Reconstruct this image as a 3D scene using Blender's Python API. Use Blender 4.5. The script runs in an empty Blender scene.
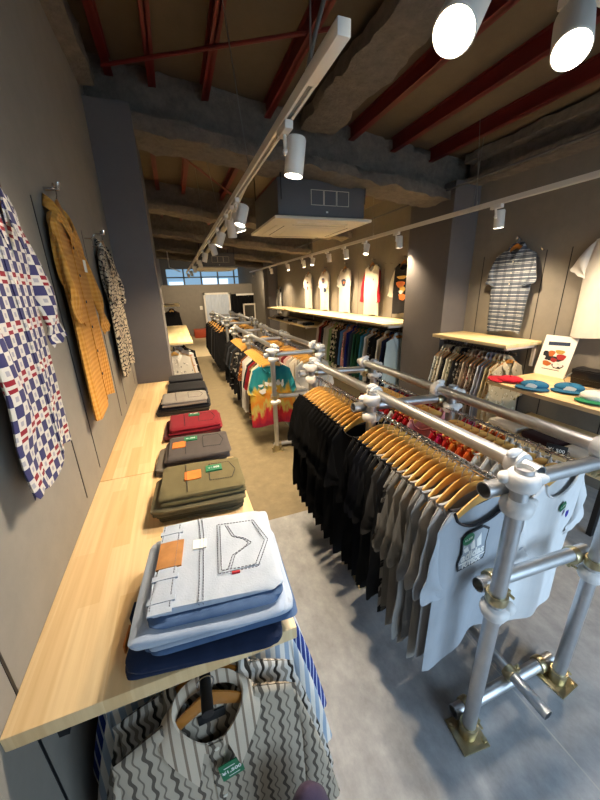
import bpy, bmesh, math, random
from math import sin, cos, pi, radians as R
from mathutils import Vector, Matrix, noise as MN

random.seed(7)
C = bpy.context.scene.collection
D = bpy.data

# ------------------------------------------------------------------ materials
def lin(h):
    if not isinstance(h, str):
        return tuple(h)
    h = h.lstrip('#')
    v = [int(h[i:i+2], 16)/255 for i in (0, 2, 4)]
    return tuple(x/12.92 if x <= .04045 else ((x+.055)/1.055)**2.4 for x in v)

class NT:
    """small helper for building node trees"""
    def __init__(s, name):
        s.m = D.materials.new(name); s.m.use_nodes = True
        s.t = s.m.node_tree; s.n = s.t.nodes; s.l = s.t.links
        s.b = s.n['Principled BSDF']
        s.tc = None
    def put(s, sock, v):
        if isinstance(v, bpy.types.NodeSocket): s.l.new(v, sock)
        elif isinstance(v, tuple): sock.default_value = (*v, 1) if len(v) == 3 and len(sock.default_value) == 4 else v
        else: sock.default_value = v
    def xyz(s):
        if not s.tc:
            s.tc = s.n.new('ShaderNodeTexCoord')
            s.sep = s.n.new('ShaderNodeSeparateXYZ'); s.l.new(s.tc.outputs['Object'], s.sep.inputs[0])
        return s.sep.outputs[0], s.sep.outputs[1], s.sep.outputs[2]
    def vec(s, x, y, z):
        c = s.n.new('ShaderNodeCombineXYZ')
        for i, v in enumerate((x, y, z)): s.put(c.inputs[i], v)
        return c.outputs[0]
    def ma(s, op, a, b=0.0, c=None):
        n = s.n.new('ShaderNodeMath'); n.operation = op
        s.put(n.inputs[0], a); s.put(n.inputs[1], b)
        if c is not None: s.put(n.inputs[2], c)
        return n.outputs[0]
    def mix(s, f, a, b):
        n = s.n.new('ShaderNodeMix'); n.data_type = 'RGBA'
        s.put(n.inputs[0], f); s.put(n.inputs[6], a); s.put(n.inputs[7], b)
        return n.outputs[2]
    def noise(s, vec=None, scale=5., detail=3., rough=.55):
        n = s.n.new('ShaderNodeTexNoise')
        n.inputs['Scale'].default_value = scale; n.inputs['Detail'].default_value = detail
        n.inputs['Roughness'].default_value = rough
        if vec is None:
            s.xyz(); vec = s.tc.outputs['Object']
        s.l.new(vec, n.inputs['Vector']); return n.outputs[0]
    def vor(s, scale, vec=None, feat='F1'):
        n = s.n.new('ShaderNodeTexVoronoi'); n.inputs['Scale'].default_value = scale; n.feature = feat
        if vec is None:
            s.xyz(); vec = s.tc.outputs['Object']
        s.l.new(vec, n.inputs['Vector']); return n.outputs[0], n.outputs[1]
    def ramp(s, f, stops):
        n = s.n.new('ShaderNodeValToRGB'); s.l.new(f, n.inputs[0]); e = n.color_ramp.elements
        while len(e) < len(stops): e.new(.5)
        for k, (p, c) in enumerate(stops): e[k].position = p; e[k].color = (*lin(c), 1)
        return n.outputs[0]
    def bump(s, h, st=.3, d=.01):
        n = s.n.new('ShaderNodeBump'); n.inputs['Strength'].default_value = st; n.inputs['Distance'].default_value = d
        s.l.new(h, n.inputs['Height']); s.l.new(n.outputs[0], s.b.inputs['Normal'])
    def out(s, col, rough=.8, metal=0., spec=None):
        s.put(s.b.inputs['Base Color'], col); s.put(s.b.inputs['Roughness'], rough); s.put(s.b.inputs['Metallic'], metal)
        if spec is not None: s.b.inputs['Specular IOR Level'].default_value = spec
        return s.m

def plain(name, c, rough=.6, metal=0., vary=.08, scale=14., spec=None):
    t = NT(name); c = lin(c)
    f = t.noise(scale=scale)
    return t.out(t.mix(f, tuple(x*(1-vary*2) for x in c), tuple(min(1, x*(1+vary*2)) for x in c)), rough, metal, spec)

def glow(name, c, st):
    t = NT(name)
    t.b.inputs['Base Color'].default_value = (*lin(c), 1)
    t.b.inputs['Emission Color'].default_value = (*lin(c), 1); t.b.inputs['Emission Strength'].default_value = st
    return t.m

_fab = {}
def fab(c, pat=None, c2='#ffffff', c3='#808080', p=.03, w=.5):
    key = (c, pat, c2, c3, p, w)
    if key in _fab: return _fab[key]
    t = NT('fabric_%d' % len(_fab))
    x, y, z = t.xyz()
    A, B, E = lin(c), lin(c2), lin(c3)
    fr = lambda v, per: t.ma('FRACT', t.ma('ADD', t.ma('DIVIDE', v, per), 50.))
    if pat is None: col = A
    elif pat == 'v': col = t.mix(t.ma('LESS_THAN', fr(x, p), w), A, B)
    elif pat == 'h': col = t.mix(t.ma('LESS_THAN', fr(z, p), w), A, B)
    elif pat == 'v2':
        col = t.mix(t.ma('LESS_THAN', fr(x, p), w), A, B)
        col = t.mix(t.ma('LESS_THAN', fr(x, p*2.7), .16), col, E)
    elif pat == 'wave':
        zz = t.ma('MULTIPLY', t.ma('SINE', t.ma('MULTIPLY', z, 120.)), .0038)
        xx = t.ma('ADD', t.ma('ADD', x, zz), t.ma('MULTIPLY', t.noise(scale=6.), .03))
        col = t.mix(t.ma('LESS_THAN', fr(xx, p), w), A, B)
        col = t.mix(t.ma('LESS_THAN', fr(xx, p*2), .2), col, E)
    elif pat == 'plaid':
        s1 = t.ma('LESS_THAN', fr(z, p), w); f2 = fr(z, p)
        col = t.mix(s1, A, B)
        col = t.mix(t.ma('LESS_THAN', t.ma('ABSOLUTE', t.ma('SUBTRACT', f2, .56)), .04), col, B)
        col = t.mix(t.ma('LESS_THAN', t.ma('ABSOLUTE', t.ma('SUBTRACT', f2, .1)), .05), col, A)
        col = t.mix(t.ma('MULTIPLY', t.ma('LESS_THAN', fr(x, p*1.1), .35), .45), col, E)
    elif pat == 'check':
        fx = t.ma('FLOOR', t.ma('DIVIDE', x, p)); fz = t.ma('FLOOR', t.ma('DIVIDE', z, p))
        ck = t.ma('GREATER_THAN', t.ma('FRACT', t.ma('ADD', t.ma('MULTIPLY', t.ma('ADD', fx, fz), .5), 50.)), .25)
        rr = t.ma('LESS_THAN', t.ma('FRACT', t.ma('ADD', t.ma('DIVIDE', fz, 4.), 50.05)), .2)
        u, v = fr(x, p), fr(z, p)
        dot = t.ma('MULTIPLY', t.ma('LESS_THAN', t.ma('ABSOLUTE', t.ma('SUBTRACT', u, .5)), .2), t.ma('LESS_THAN', t.ma('ABSOLUTE', t.ma('SUBTRACT', v, .5)), .2))
        ln = t.ma('LESS_THAN', t.ma('ABSOLUTE', t.ma('SUBTRACT', v, .45)), .13)
        dark = t.mix(rr, A, t.mix(ln, E, B))
        lightc = t.mix(t.ma('MULTIPLY', dot, .6), B, lin('#70708a'))
        col = t.mix(ck, dark, lightc)
    elif pat == 'floral':
        d, cc = t.vor(1/p)
        col = t.mix(t.ma('LESS_THAN', d, w*.6), A, t.mix(t.ma('GREATER_THAN', t.noise(scale=30.), .5), B, E))
    elif pat == 'camo':
        col = t.mix(t.ma('GREATER_THAN', t.noise(scale=1/p, detail=1.), w), A, B)
        col = t.mix(t.ma('GREATER_THAN', t.noise(t.vec(t.ma('ADD', x, 3.), y, z), scale=1/p*1.4, detail=1.), .57), col, E)
    elif pat == 'knit':
        u = t.ma('SINE', t.ma('MULTIPLY', t.ma('ADD', x, z), 2*pi/p)); v = t.ma('SINE', t.ma('MULTIPLY', t.ma('SUBTRACT', x, z), 2*pi/p))
        k = t.ma('MULTIPLY', u, v)
        col = t.mix(t.ma('ADD', t.ma('MULTIPLY', k, .35), .45), A, B); t.bump(k, .5, .004)
    elif pat == 'maze':
        k = t.ma('MULTIPLY', t.ma('SINE', t.ma('MULTIPLY', t.ma('ADD', x, t.ma('MULTIPLY', t.noise(scale=18.), .09)), 2*pi/p)),
                 t.ma('SINE', t.ma('MULTIPLY', t.ma('ADD', z, t.ma('MULTIPLY', t.noise(scale=14.), .09)), 2*pi/p)))
        col = t.mix(t.ma('GREATER_THAN', t.ma('ABSOLUTE', k), .3), A, B)
    elif pat == 'tiedye':
        r = t.ma('ADD', t.ma('MULTIPLY', z, -1.25), t.ma('MULTIPLY', t.ma('SUBTRACT', t.noise(t.vec(t.ma('MULTIPLY', x, 3.), y, z), scale=7., detail=4.), .5), .42))
        r = t.ma('SUBTRACT', r, t.ma('MULTIPLY', t.ma('ABSOLUTE', x), .5))
        col = t.ramp(r, [(0, '#1b6f86'), (.30, '#2a8c92'), (.38, '#d8b84a'), (.52, '#e08a35'), (.62, '#c9c06a'), (.70, '#c7313a'), (.85, '#8d1f3c')])
    elif pat == 'slub':
        col = t.mix(t.noise(t.vec(t.ma('MULTIPLY', x, 2.), y, t.ma('MULTIPLY', z, .4)), scale=16.), A, B)
    f = t.noise(scale=9., detail=5.)
    shade = t.n.new('ShaderNodeMix'); shade.data_type = 'RGBA'; shade.blend_type = 'MULTIPLY'; shade.inputs[0].default_value = 1
    t.put(shade.inputs[6], col)
    t.l.new(t.mix(f, (.86, .86, .86), (1.06, 1.06, 1.06)), shade.inputs[7])
    if pat != 'knit': t.bump(t.noise(scale=260., detail=2.), .25, .002)
    t.out(shade.outputs[2], .92, 0., .2)
    t.b.inputs['Sheen Weight'].default_value = .05
    _fab[key] = t.m
    return t.m

def wood_mat(name, ca, cb, cg, swap=False, sw=.045, sl=.5):
    t = NT(name); x, y, z = t.xyz()
    a, b = (x, y) if swap else (y, x)
    br = t.n.new('ShaderNodeTexBrick'); br.inputs['Scale'].default_value = 1.; br.inputs['Mortar Size'].default_value = 0.
    br.inputs['Brick Width'].default_value = sl; br.inputs['Row Height'].default_value = sw; br.offset = .37; br.squash = 1.
    br.inputs['Color1'].default_value = (*lin(ca), 1); br.inputs['Color2'].default_value = (*lin(cb), 1)
    br.inputs['Bias'].default_value = 0.
    t.l.new(t.vec(t.ma('ADD', a, 20.), t.ma('ADD', b, 20.), 0.), br.inputs['Vector'])
    g = t.noise(t.vec(t.ma('MULTIPLY', a, 2.2), t.ma('MULTIPLY', b, 70.), z), scale=1., detail=4.)
    g2 = t.noise(t.vec(t.ma('MULTIPLY', a, 1.2), t.ma('MULTIPLY', b, 13.), z), scale=1., detail=2.)
    f = t.ma('MULTIPLY', t.ma('SUBTRACT', g, .38), 1.5)
    n = t.n.new('ShaderNodeClamp'); t.l.new(f, n.inputs[0])
    col = t.mix(t.ma('MULTIPLY', n.outputs[0], .75), br.outputs[0], lin(cg))
    col = t.mix(t.ma('MULTIPLY', t.ma('GREATER_THAN', g2, .6), .18), col, lin(cg))
    return t.out(col, .42, 0., .4)

M = {}
M['counter'] = wood_mat('pine_board', '#e8cfa2', '#d6b27e', '#bd9460')
M['shelfwood'] = wood_mat('pale_shelf_board', '#eddcb2', '#e0c890', '#c9aa6e')
M['hanger'] = plain('light_beech', '#d8a552', .4, vary=.12, scale=9.)
M['amber'] = plain('amber_wood', '#a46a2a', .3, vary=.15, scale=8.)
M['steel'] = plain('galvanised_pipe', '#c9cbce', .42, 1., vary=.06, scale=30.)
M['chrome'] = plain('chrome', '#c8c8c8', .2, 1., vary=.03)
M['zinc'] = plain('yellow_zinc', '#c4b792', .34, 1., vary=.15, scale=20.)
M['cap'] = plain('white_plastic_cover', '#dedede', .35, vary=.02)
M['whitepaint'] = plain('white_enamel', '#e2dfd8', .4, vary=.02)
M['offwhite'] = plain('off_white_plastic', '#d8d2c2', .5, vary=.03)
M['black'] = plain('black_enamel', '#141416', .55, vary=.05)
M['cover_grey'] = plain('grey_clamp_metal', '#9a9890', .4, .6, vary=.05)
M['hole'] = plain('dark_tube_inside', '#17171a', .7)
M['acgrey'] = plain('dark_grey_sheet_metal', '#595a5d', .6, 0., vary=.03)
M['red'] = plain('red_oxide_steel', '#641512', .55, vary=.15, scale=5.)
M['wire'] = plain('steel_wire', '#8a8780', .4, .8)
M['blackrubber'] = plain('black_rubber', '#101012', .7)
M['paper'] = plain('white_card', '#efece4', .7, vary=.02)
M['green'] = plain('green_tag', '#0f6b45', .55, vary=.04)
M['print_white'] = plain('white_ink', '#e9e9e6', .7, vary=.02)
M['print_dark'] = plain('dark_ink', '#20242c', .7, vary=.05)
M['leather'] = plain('tan_leather_patch', '#b07a45', .55, vary=.2, scale=35.)
M['leather2'] = plain('orange_leather_patch', '#c9732c', .55, vary=.15, scale=35.)
M['stitch'] = plain('grey_stitch', '#6f727c', .8)
M['redtab'] = plain('red_tab', '#b3202a', .7)
M['curtain'] = fab('#0e0e10', 'slub', '#08080a')
def spray_mat():
    t = NT('sprayed_fireproofing')
    f = t.noise(scale=16., detail=6., rough=.7); g = t.noise(scale=3.)
    col = t.mix(f, lin('#4f4a45'), lin('#aaa093')); col = t.mix(t.ma('MULTIPLY', g, .5), col, lin('#6b655f'))
    t.bump(t.noise(scale=28., detail=6., rough=.75), 1., .03)
    return t.out(col, .95, 0., .1)
M['spray'] = spray_mat()
def wall_mat(name, a, b):
    t = NT(name)
    f = t.noise(scale=9., detail=8., rough=.7)
    t.bump(t.noise(scale=180., detail=2.), .12, .003)
    return t.out(t.mix(f, lin(a), lin(b)), .75, 0., .25)
M['wall'] = wall_mat('grey_cement_board', '#7a756d', '#8f897f')
M['column'] = wall_mat('grey_column_paint', '#625e5e', '#6c6867')
M['slab'] = wall_mat('ceiling_deck', '#584e40', '#6c604d')
def floor_mat():
    t = NT('concrete_floor'); x, y, z = t.xyz()
    n1 = t.noise(scale=2.2, detail=6., rough=.6); n2 = t.noise(t.vec(t.ma('MULTIPLY', x, 6.), t.ma('MULTIPLY', y, 4.), z), scale=1.6, detail=7., rough=.7)
    n3 = t.noise(scale=11., detail=8., rough=.7)
    near = t.ramp(n2, [(.3, '#7f8388'), (.5, '#999da3'), (.7, '#b0b4ba')])
    near = t.mix(t.ma('MULTIPLY', n1, .5), near, lin('#8f8e8c'))
    far = t.ramp(n3, [(.3, '#6e634d'), (.55, '#82765c'), (.75, '#938769')])
    far = t.mix(t.ma('MULTIPLY', n1, .45), far, lin('#74684f'))
    far2 = t.mix(t.ma('GREATER_THAN', y, 8.9), far, t.mix(n3, lin('#b7a888'), lin('#cbbd9c')))
    col = t.mix(t.ma('GREATER_THAN', y, 1.955), near, far2)
    ln = t.ma('MULTIPLY', t.ma('LESS_THAN', t.ma('ABSOLUTE', t.ma('SUBTRACT', t.ma('FRACT', t.ma('DIVIDE', t.ma('ADD', x, .28), .92)), .5)), .003), t.ma('LESS_THAN', y, 1.955))
    ln2 = t.ma('LESS_THAN', t.ma('ABSOLUTE', t.ma('SUBTRACT', y, 8.9)), .02)
    col = t.mix(t.ma('MULTIPLY', ln, .6), col, lin('#bab7b0')); col = t.mix(ln2, col, lin('#4b4132'))
    t.bump(n2, .15, .004)
    return t.out(col, t.ma('ADD', t.ma('MULTIPLY', n3, .3), .38), 0., .35)
M['floor'] = floor_mat()
M['lens'] = glow('lamp_lens', '#fff0d8', 26.)
M['daypane'] = glow('daylit_frosted_pane', '#7fa9cc', .55)
M['daybright'] = glow('daylit_pane_bright', '#cfe4f4', .9)

# ------------------------------------------------------------------ mesh helpers
class MB:
    def __init__(s): s.v = []; s.f = []; s.mi = []; s.cur = 0
    def add(s, vs, fs):
        b = len(s.v); s.v += [tuple(v) for v in vs]
        for f in fs: s.f.append([b+i for i in f]); s.mi.append(s.cur)
        return s
    def box(s, x0, x1, y0, y1, z0, z1, mat=None):
        vs = [Vector((x, y, z)) for z in (z0, z1) for y in (y0, y1) for x in (x0, x1)]
        if mat is not None: vs = [mat @ v for v in vs]
        return s.add(vs, [(0, 2, 3, 1), (4, 5, 7, 6), (0, 1, 5, 4), (2, 6, 7, 3), (0, 4, 6, 2), (1, 3, 7, 5)])
    def rbox(s, x0, x1, y0, y1, z0, z1, r=.005, mat=None, seg=2):
        bm = bmesh.new(); bmesh.ops.create_cube(bm, size=1)
        for v in bm.verts: v.co = Vector(((x0+x1)/2+v.co.x*(x1-x0), (y0+y1)/2+v.co.y*(y1-y0), (z0+z1)/2+v.co.z*(z1-z0)))
        bmesh.ops.bevel(bm, geom=bm.edges[:], offset=r, segments=seg, profile=.5, affect='EDGES')
        return s.bm(bm, mat)
    def bm(s, bm, mat=None):
        bm.verts.index_update()
        vs = [(mat @ v.co) if mat is not None else v.co.copy() for v in bm.verts]
        fs = [[v.index for v in f.verts] for f in bm.faces]; bm.free()
        return s.add(vs, fs)
    def tube(s, pts, r, n=12, caps=True, radii=None):
        pts = [Vector(p) for p in pts]; rings = []; up = None
        for i, p in enumerate(pts):
            d = (pts[min(i+1, len(pts)-1)]-pts[max(i-1, 0)]).normalized()
            if up is None: up = d.orthogonal().normalized()
            up = (up - d*up.dot(d)); up = up.normalized() if up.length > 1e-6 else d.orthogonal().normalized()
            w = d.cross(up); rr = radii[i] if radii else r
            rings.append([p+(up*cos(2*pi*k/n)+w*sin(2*pi*k/n))*rr for k in range(n)])
        vs = [v for ring in rings for v in ring]; fs = []
        for i in range(len(rings)-1):
            for k in range(n):
                a = i*n+k; b = i*n+(k+1) % n
                fs.append((a, b, b+n, a+n))
        if caps: fs += [tuple(range(n-1, -1, -1)), tuple(range((len(rings)-1)*n, len(rings)*n))]
        return s.add(vs, fs)
    def pipe(s, a, b, r, r2, n=16):
        """open tube with a wall"""
        a, b = Vector(a), Vector(b); d = (b-a).normalized(); u = d.orthogonal().normalized(); w = d.cross(u); vs = []
        for p, q in ((a, r), (b, r), (b, r2), (a, r2)): vs += [p+(u*cos(2*pi*k/n)+w*sin(2*pi*k/n))*q for k in range(n)]
        fs = []
        for i in range(4):
            j = (i+1) % 4
            for k in range(n): fs.append((i*n+k, i*n+(k+1) % n, j*n+(k+1) % n, j*n+k))
        return s.add(vs, fs)
    def lathe(s, prof, n=20, mat=None):
        vs = [Vector((r*cos(2*pi*k/n), r*sin(2*pi*k/n), z)) for r, z in prof for k in range(n)]
        if mat is not None: vs = [mat @ v for v in vs]
        fs = []
        for i in range(len(prof)-1):
            for k in range(n): fs.append((i*n+k, i*n+(k+1) % n, (i+1)*n+(k+1) % n, (i+1)*n+k))
        fs += [tuple(range(n-1, -1, -1)), tuple(range((len(prof)-1)*n, len(prof)*n))]
        return s.add(vs, fs)
    def ball(s, c, rx, ry, rz, n=14, m=8, mat=None):
        vs = []; fs = []
        for i in range(m+1):
            th = pi*i/m
            for k in range(n):
                v = Vector((rx*sin(th)*cos(2*pi*k/n), ry*sin(th)*sin(2*pi*k/n), rz*cos(th)))
                if mat is not None: v = mat @ v
                vs.append(v+Vector(c))
        for i in range(m):
            for k in range(n): fs.append((i*n+k, (i+1)*n+k, (i+1)*n+(k+1) % n, i*n+(k+1) % n))
        return s.add(vs, fs)
    def prism(s, poly, z0, z1, mat=None):
        n = len(poly); vs = [Vector((x, y, z)) for z in (z0, z1) for x, y in poly]
        if mat is not None: vs = [mat @ v for v in vs]
        return s.add(vs, [tuple(range(n-1, -1, -1)), tuple(range(n, 2*n))]+[(i, (i+1) % n, n+(i+1) % n, n+i) for i in range(n)])
    def mesh(s, name, mats=(), ang=40, weld=True):
        me = D.meshes.new(name); me.from_pydata(s.v, [], s.f)
        for m in mats: me.materials.append(m)
        for p, i in zip(me.polygons, s.mi): p.material_index = i
        bm = bmesh.new(); bm.from_mesh(me)
        if weld: bmesh.ops.remove_doubles(bm, verts=bm.verts, dist=1e-6)
        bmesh.ops.recalc_face_normals(bm, faces=bm.faces); bm.to_mesh(me); bm.free()
        me.shade_smooth(); me.set_sharp_from_angle(angle=R(ang))
        return me
    def build(s, name, mat, parent=None, ang=40):
        mats = mat if isinstance(mat, (list, tuple)) else [mat]
        return link(name, s.mesh(name, mats, ang), parent)

def link(name, me, parent=None, mats=None):
    o = D.objects.new(name, me); C.objects.link(o)
    if parent: o.parent = parent
    if mats is not None:
        for i, m in enumerate(mats):
            o.material_slots[i].link = 'OBJECT'; o.material_slots[i].material = m
    return o

def tag(o, label, cat, group=None, kind=None):
    o['label'] = label; o['category'] = cat
    if group: o['group'] = group
    if kind: o['kind'] = kind
    return o
def thing(name, label, cat, loc=(0, 0, 0), rot=(0, 0, 0), group=None):
    o = D.objects.new(name, None); C.objects.link(o); o.empty_display_size = .05
    o.location = loc; o.rotation_euler = rot
    return tag(o, label, cat, group)
def struct(name, mb, mat, ang=40):
    o = mb.build(name, mat, None, ang); o['kind'] = 'structure'; return o

_font = {}
def text_mesh(txt, size, depth=.0008, bold=0.):
    k = (txt, size, depth, bold)
    if k in _font: return _font[k]
    cu = D.curves.new('lettering', 'FONT'); cu.body = txt; cu.size = size; cu.extrude = depth; cu.offset = bold
    cu.align_x = 'CENTER'; cu.align_y = 'CENTER'
    o = D.objects.new('lettering', cu); C.objects.link(o)
    dg = bpy.context.evaluated_depsgraph_get(); me = D.meshes.new_from_object(o.evaluated_get(dg))
    D.objects.remove(o); D.curves.remove(cu); _font[k] = me
    return me
def text(txt, size, mat, parent, matrix, depth=.0008, name='lettering', bold=0.):
    me = text_mesh(txt, size, depth, bold).copy(); me.materials.clear(); me.materials.append(mat)
    me.transform(matrix)
    return link(name, me, parent)

T = Matrix.Translation
RX = lambda a: Matrix.Rotation(a, 4, 'X'); RY = lambda a: Matrix.Rotation(a, 4, 'Y'); RZ = lambda a: Matrix.Rotation(a, 4, 'Z')
ORD = ['nearest', 'second', 'third', 'fourth', 'fifth', 'sixth', 'seventh', 'eighth', 'ninth', 'tenth', 'eleventh', 'twelfth', 'thirteenth', 'fourteenth']

# ------------------------------------------------------------------ room
WL, WR, YB, YF = -.37, 3.0, 13.6, -1.6
roof = lambda x: 3.07-.10*x            # underside of the sloping roof deck
struct('floor', MB().box(-3, 6, YF, 20, -.1, 0), M['floor'])
wl = MB().box(WL-.12, WL, YF, YB+3, 0, 3.2)
struct('wall_left', wl, M['wall'])
struct('wall_right', MB().box(WR, WR+.12, YF, YB+3, 0, 2.95), M['wall'])
struct('ground', MB().box(-14, 16, YF-22, YF, -.1, -.004), plain('street_paving', '#8a8a88', .8, vary=.1, scale=2.))  # unseen ground outside, put in to cut the sky light on the ceiling
struct('wall_front_light_block', MB().box(WL-.1, WR+.1, YF-.12, YF, 2.45, 3.2).box(WL-.1, .75, YF-.12, YF, 0, 2.45), M['wall'])  # unseen wall and lintel, added to keep daylight off left side and ceiling
struct('wall_back', MB().box(WL, WR, YB, YB+.1, 0, 1.9), M['wall'])
cl = MB(); 
vs = [(x, y, roof(x)+dz) for dz in (0, .1) for y in (YF, YB+3) for x in (-.9, 3.6)]
cl.add(vs, [(0, 2, 3, 1), (4, 5, 7, 6), (0, 1, 5, 4), (2, 6, 7, 3), (0, 4, 6, 2), (1, 3, 7, 5)])
struct('ceiling', cl, M['slab'])
# end wall far beyond the partition, with a daylit strip window
struct('wall_end', MB().box(-.9, 3.6, YB+2.9, YB+3, 0, 3.2), M['acgrey'])
wn = MB().box(-.2, 3.0, YB+2.86, YB+2.895, 1.85, 2.62)
w_o = struct('window_1', wn, M['daypane'])
wf = MB()
for x in (-.2, .55, 1.3, 2.05, 2.8): wf.box(x-.03, x+.03, YB+2.82, YB+2.86, 1.8, 2.65)
wf.box(-.2, 3, YB+2.82, YB+2.86, 2.25, 2.30)
wf.build('window_frame', M['acgrey'], w_o)
wb = MB().box(1.36, 1.99, YB+2.83, YB+2.858, 1.9, 2.24).box(2.1, 2.5, YB+2.83, YB+2.858, 1.9, 2.2).box(-.1, .5, YB+2.83, YB+2.858, 1.88, 2.1)
wb.build('pane', M['daybright'], w_o)
# columns
struct('column_left', MB().box(WL-.02, -.1, 2.86, 3.45, 0, 2.80), M['column'])
struct('column_right', MB().box(2.68, WR+.02, 2.85, 3.50, 0, 2.55), M['column'])
struct('column_right_rear', MB().box(2.7, WR+.02, 10.0, 10.5, 0, 2.55), M['column'])
# panel joints (slotted channel strips) in the walls
k = 1
def slit(side, y, z0, z1, n):
    m = MB(); x0, x1 = (WL-.01, WL+.0012) if side == 'l' else (WR-.0012, WR+.01)
    m.box(x0, x1, y-.0035, y+.0035, z0, z1)
    return struct('trim_%d' % n, m, M['black'])
for y, z0, z1 in ((.557, 0, 2.2), (.34, 0, 2.2), (1.145, .95, 1.9), (1.363, .95, 1.9), (1.98, .95, 1.9), (2.2, .95, 1.9), (2.72, .95, 1.9)):
    slit('l', y, z0, z1, k); k += 1
for y in (1.2, 1.4, 1.883, 2.08, 2.70, 3.75, 4.2, 4.45, 5.2, 6.0, 6.9, 7.8, 8.7):
    slit('r', y, .3, 1.86, k); k += 1
# little steel pegs in the slots
def peg(x, y, z, s, lab):
    m = MB().tube([(x-s*.005, y, z), (x+s*.03, y, z), (x+s*.045, y, z+.018)], .003, 8)
    tag(m.build('wall_peg', M['chrome']), lab, 'peg')

def spray_box(m, x0, x1, y0, y1, z0, z1, dz=lambda x: 0, step=.055, amp=.034, seed=0.):
    bm = bmesh.new(); L = (x1-x0, y1-y0, z1-z0)
    bmesh.ops.create_cube(bm, size=1)
    for ax in range(3):
        n = max(1, min(64, int(L[ax]/step)))
        if n > 1:
            es = [e for e in bm.edges if abs((e.verts[0].co-e.verts[1].co)[ax]) > .5/60 and all(abs((e.verts[0].co-e.verts[1].co)[j]) < 1e-5 for j in range(3) if j != ax)]
            bmesh.ops.subdivide_edges(bm, edges=es, cuts=n-1, use_grid_fill=True)
    for v in bm.verts:
        p = Vector(((x0+x1)/2+v.co.x*L[0], (y0+y1)/2+v.co.y*L[1], (z0+z1)/2+v.co.z*L[2]))
        q = p*6+Vector((seed, seed, seed)); nv = .7*MN.noise_vector(q)+.6*MN.noise_vector(q*2.6)+.35*MN.noise_vector(q*5.5)
        p += nv*amp; p.z += dz(p.x); v.co = p
    return m.bm(bm)

sl = lambda x: -.1*x
# cross beams (sprayed H sections) along the room's width
for i, (y, zb) in enumerate(((3.06, 2.66), (5.6, 2.70), (7.5, 2.66), (9.6, 2.62), (11.6, 2.62))):
    m = MB()
    spray_box(m, -.36, 2.98, y-.17, y+.17, zb, zb+.09, sl, seed=i)
    spray_box(m, -.36, 2.98, y-.05, y+.07, zb+.07, zb+.41, sl, seed=i+5)
    tag(m.build('ceiling_beam', M['spray'], None, 70), ['fireproofed grey crossbeam spanning between the two front columns', 'second rough grey crossbeam behind the front one', 'third rough grey crossbeam above the hanging fan unit', 'fourth rough grey crossbeam deep in the shop', 'rearmost rough grey crossbeam before the back partition'][i], 'beam', kind='structure')
m = MB(); spray_box(m, 1.13, 1.40, YF, 2.92, 2.80, 2.88, lambda x: -.1*(x-1.26), seed=3); spray_box(m, 1.2, 1.3, YF, 2.92, 2.86, 3.0, seed=4)
tag(m.build('ceiling_beam', M['spray'], None, 70), 'thick grey sprayed beam running lengthwise overhead to the crossbeam', 'beam', kind='structure')
m = MB(); spray_box(m, WL-.1, -.28, YF, 2.83, 2.83, 2.90, seed=13, amp=.022); spray_box(m, WL-.08, -.32, YF, 2.9, 2.88, 3.1, seed=14)
tag(m.build('ceiling_beam', M['spray'], None, 70), 'rough grey beam along the top of the left wall', 'beam', kind='structure')
m = MB(); spray_box(m, 2.82, 3.1, YF, 2.9, 2.52, 2.58, seed=23, amp=.022); spray_box(m, 2.9, 3.05, YF, 2.9, 2.56, 2.78, seed=24); spray_box(m, 2.80, 3.1, YF, 2.9, 2.70, 2.77, seed=27, amp=.02)
tag(m.build('ceiling_beam', M['spray'], None, 70), 'rough grey double flanged beam along the right wall top', 'beam', kind='structure')
# red joists along the room's length
def joist(x, y0, y1, lab, w=.05, h=.11):
    m = MB(); zt = roof(x)+.006
    m.box(x-w/2, x+w/2, y0, y1, zt-h, zt-h+.012).box(x-.005, x+.005, y0, y1, zt-h, zt).box(x-w/2, x+w/2, y0, y1, zt-.012, zt)
    tag(m.build('ceiling_joist', M['red']), lab, 'joist', kind='structure')
jx = [-.2, .06, .41, .88, 1.62, 2.05, 2.48]
for i, x in enumerate(jx):
    joist(x, YF, 3.0, 'dark red roof joist over the front bay, ' + ['closest to left wall', 'second from left wall', 'third from left wall', 'fourth from left wall', 'first right of lengthwise beam', 'second right of lengthwise beam', 'closest to right wall'][i])
for b, (y0, y1, nm) in enumerate(((3.12, 5.55, 'second bay'), (5.7, 7.45, 'third bay'), (7.6, 9.55, 'fourth bay'), (9.7, 11.5, 'fifth bay'))):
    for i, x in enumerate((.0, .33, .85, 1.4, 1.95, 2.5)):
        joist(x, y0, y1, 'red roof joist over the %s, %s from the left wall' % (nm, ['first', 'second', 'third', 'fourth', 'fifth', 'sixth'][i]))
def brace(a, b, lab, r=.011):
    tag(MB().tube([a, b], r, 8).build('brace_rod', M['red']), lab, 'brace', kind='structure')
brace((-.22, 2.78, 2.93), (1.05, 2.0, 2.9), 'thin red diagonal brace rod under the front bay roof')
brace((-.1, 3.25, 2.86), (1.15, 5.4, 2.83), 'thin red diagonal brace rod behind the front crossbeam')

# conduits and pipes under the roof
tag(MB().tube([(.80, 3.4, 2.62), (.80, 5.0, 2.45), (.80, 7.9, 2.42)], .035, 12).build('insulated_pipe', M['offwhite']), 'pale insulated pipe running lengthwise beside the left track', 'pipe')
tag(MB().tube([(2.62, YF, 2.50), (2.62, 2.9, 2.47), (2.62, 10, 2.44)], .010, 8).build('cable_conduit', M['acgrey']), 'thin grey conduit running along the right wall top', 'conduit')
tag(MB().tube([(.0, 9.0, 2.55), (.0, 9.0, 2.2), (.25, 9.0, 2.1)], .012, 8).build('cable_conduit', M['whitepaint']), 'white bent conduit dropping near the far left ceiling', 'conduit')

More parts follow.
